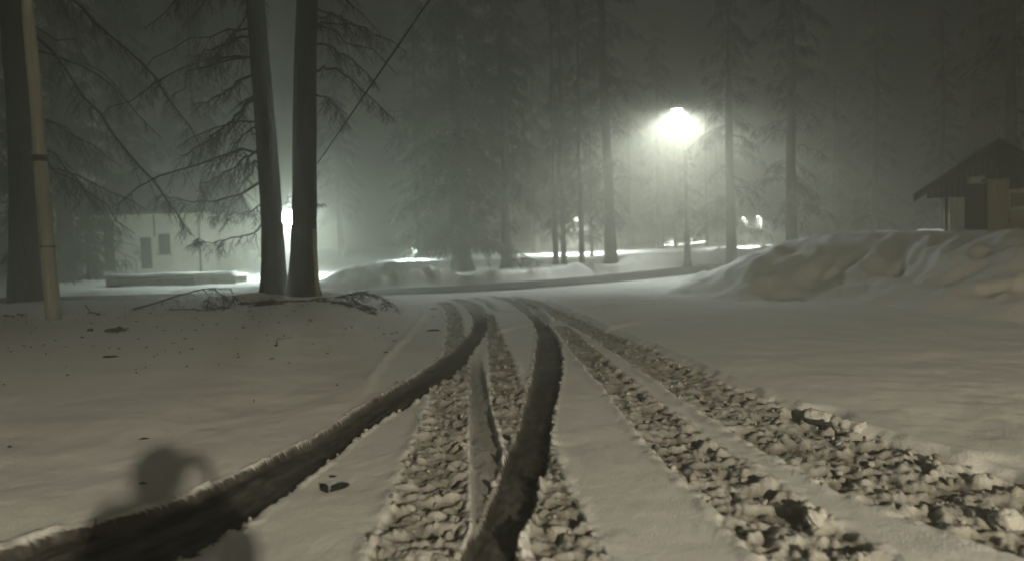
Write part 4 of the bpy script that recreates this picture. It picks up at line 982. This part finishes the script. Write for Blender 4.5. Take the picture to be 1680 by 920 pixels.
# ------------------------------------------------------------------ the photographer, whose shadow lies on the left snow
def person():
    t = thing("person", "person in a dark hooded jacket holding up a phone, seen as a shadow", "person", (0.02, -.46, gz(0.02, -.46)))
    bm_v = []; bm_e = []; rad = []
    def v(x, y, z, r1, r2=None): bm_v.append((x, y, z)); rad.append((r1, r2 or r1)); return len(bm_v)-1
    def e(a, b): bm_e.append((a, b))
    pel = v(0, 0, .95, .20, .15); wa = v(0, 0, 1.12, .20, .15); ch = v(0, .0, 1.32, .23, .16); nk = v(0, .01, 1.47, .09); hd = v(0, .02, 1.55, .065)
    e(pel, wa); e(wa, ch); e(ch, nk); e(nk, hd)
    for s in (-1, 1):
        hip = v(s*.10, 0, .88, .11); kn = v(s*.12, .03, .50, .075); an = v(s*.13, 0, .10, .055); to = v(s*.15, .17, .05, .045)
        e(pel, hip); e(hip, kn); e(kn, an); e(an, to)
        shd = v(s*.22, 0, 1.43, .105); el = v(s*.33, .14, 1.24, .085); wr = v(s*.12, .33, 1.47, .048)
        e(ch, shd); e(shd, el); e(el, wr)
    me = bpy.data.meshes.new("body"); me.from_pydata(bm_v, bm_e, []); me.update()
    o = obj("body", me, CLOTH, t)
    m = o.modifiers.new("skin", 'SKIN'); m.use_smooth_shade = True
    sv = me.skin_vertices[0].data
    for k, r_ in enumerate(rad): sv[k].radius = r_
    sv[0].use_root = True
    o.modifiers.new("sub", 'SUBSURF').render_levels = 2; o.modifiers["sub"].levels = 2
    # head with face
    iv, fi = ico(3); hv = iv*np.array([.078, .098, .118])
    hv[:, 0] *= 1-.18*np.clip(-iv[:, 2], 0, 1)
    nose = np.exp(-((hv[:, 0]/.016)**2+((hv[:, 2]+.012)/.028)**2))*(hv[:, 1] > 0); hv[:, 1] += .024*nose
    for s in (-1, 1):
        hv[:, 1] -= .010*np.exp(-(((hv[:, 0]-s*.032)/.016)**2+((hv[:, 2]-.015)/.014)**2))*(hv[:, 1] > 0)
        hv[:, 0] += s*.018*np.exp(-(((hv[:, 1])/.018)**2+((hv[:, 2])/.028)**2))*(np.sign(hv[:, 0]) == s)
    hv[:, 1] -= .006*np.exp(-((hv[:, 0]/.026)**2+((hv[:, 2]+.055)/.007)**2))*(hv[:, 1] > 0)
    h = obj("head", mesh_np("head", hv+np.array([0, .03, 1.645]), fi), SKIN, t)
    # hood over the back of the head
    hv2 = iv*np.array([.138, .14, .155]); hv2 = hv2[:]; keep = [f for f in fi if hv2[f].mean(0)[1] < .055 or hv2[f].mean(0)[2] > .10]
    hd2 = obj("hood", mesh_np("hood", hv2+np.array([0, .01, 1.64]), np.array(keep)), CLOTH, t)
    sm = hd2.modifiers.new("thick", 'SOLIDIFY'); sm.thickness = .02
    fr = [f for f in fi if hv[f].mean(0)[2] > .05 and hv[f].mean(0)[1] < .09]
    obj("hair", mesh_np("hair", hv*1.04+np.array([0, .03, 1.645]), np.array(fr)), HAIR, t)
    # hands: palm, four fingers and a thumb closed on the phone
    for s in (-1, 1):
        vv = []; ee = []; rr_ = []
        def a(x, y, z, r): vv.append((s*x, y, z)); rr_.append(r); return len(vv)-1
        p0 = a(.115, .345, 1.485, .030); p1 = a(.100, .385, 1.525, .036); ee.append((p0, p1))
        for k in range(4):
            L = (.9, 1.0, .95, .75)[k]
            k0 = a(.098-.002*k, .408, 1.555-.021*k, .011); k1 = a(.085, .425, 1.568-.021*k, .010); k2 = a(.085-.030*L, .432, 1.572-.021*k, .009); k3 = a(.085-.048*L, .428, 1.570-.021*k, .008)
            ee += [(p1, k0), (k0, k1), (k1, k2), (k2, k3)]
        t0 = a(.092, .365, 1.515, .014); t1 = a(.080, .368, 1.548, .012); t2 = a(.066, .374, 1.572, .010); ee += [(p1, t0), (t0, t1), (t1, t2)]
        me = bpy.data.meshes.new("hand"); me.from_pydata(vv, ee, []); me.update()
        o = obj("hand", me, SKIN, t); m = o.modifiers.new("skin", 'SKIN'); m.use_smooth_shade = True
        sv = me.skin_vertices[0].data
        for k, r_ in enumerate(rr_): sv[k].radius = (r_, r_)
        sv[0].use_root = True
        o.modifiers.new("sub", 'SUBSURF').render_levels = 1
    gx = gz(0.02, -.46)
    ph = thing("phone", "dark phone held level in both hands of the photographer", "phone", (0.02, -.07, 1.6))
    MB().box(-.078, .078, -.004, .004, -.037, .037).build("phone_body", RUBBER, ph, bevel=.003)
    MB().box(-.072, .072, -.0046, -.0042, -.033, .033).build("screen", GLASS_DARK, ph)
    return t
person()

# ------------------------------------------------------------------ the fog
me = MB().box(-150, 150, -60, 170, -3.0, 30).V
hb = MB().box(-152, 152, -152, 152, -3.0, 31.0).build("haze", None)
hm = bpy.data.materials.new("haze_air"); hm.use_nodes = True
hn = hm.node_tree.nodes; hn.remove(hn["Principled BSDF"])
pv = hn.new("ShaderNodeVolumePrincipled"); pv.inputs['Color'].default_value = (.93, .94, .83, 1)
pv.inputs['Density'].default_value = FOG; pv.inputs['Anisotropy'].default_value = FOG_G
hm.node_tree.links.new(pv.outputs[0], hn["Material Output"].inputs['Volume'])
hb.data.materials.append(hm)
tag(hb, "pale night fog filling the whole place", kind='stuff')
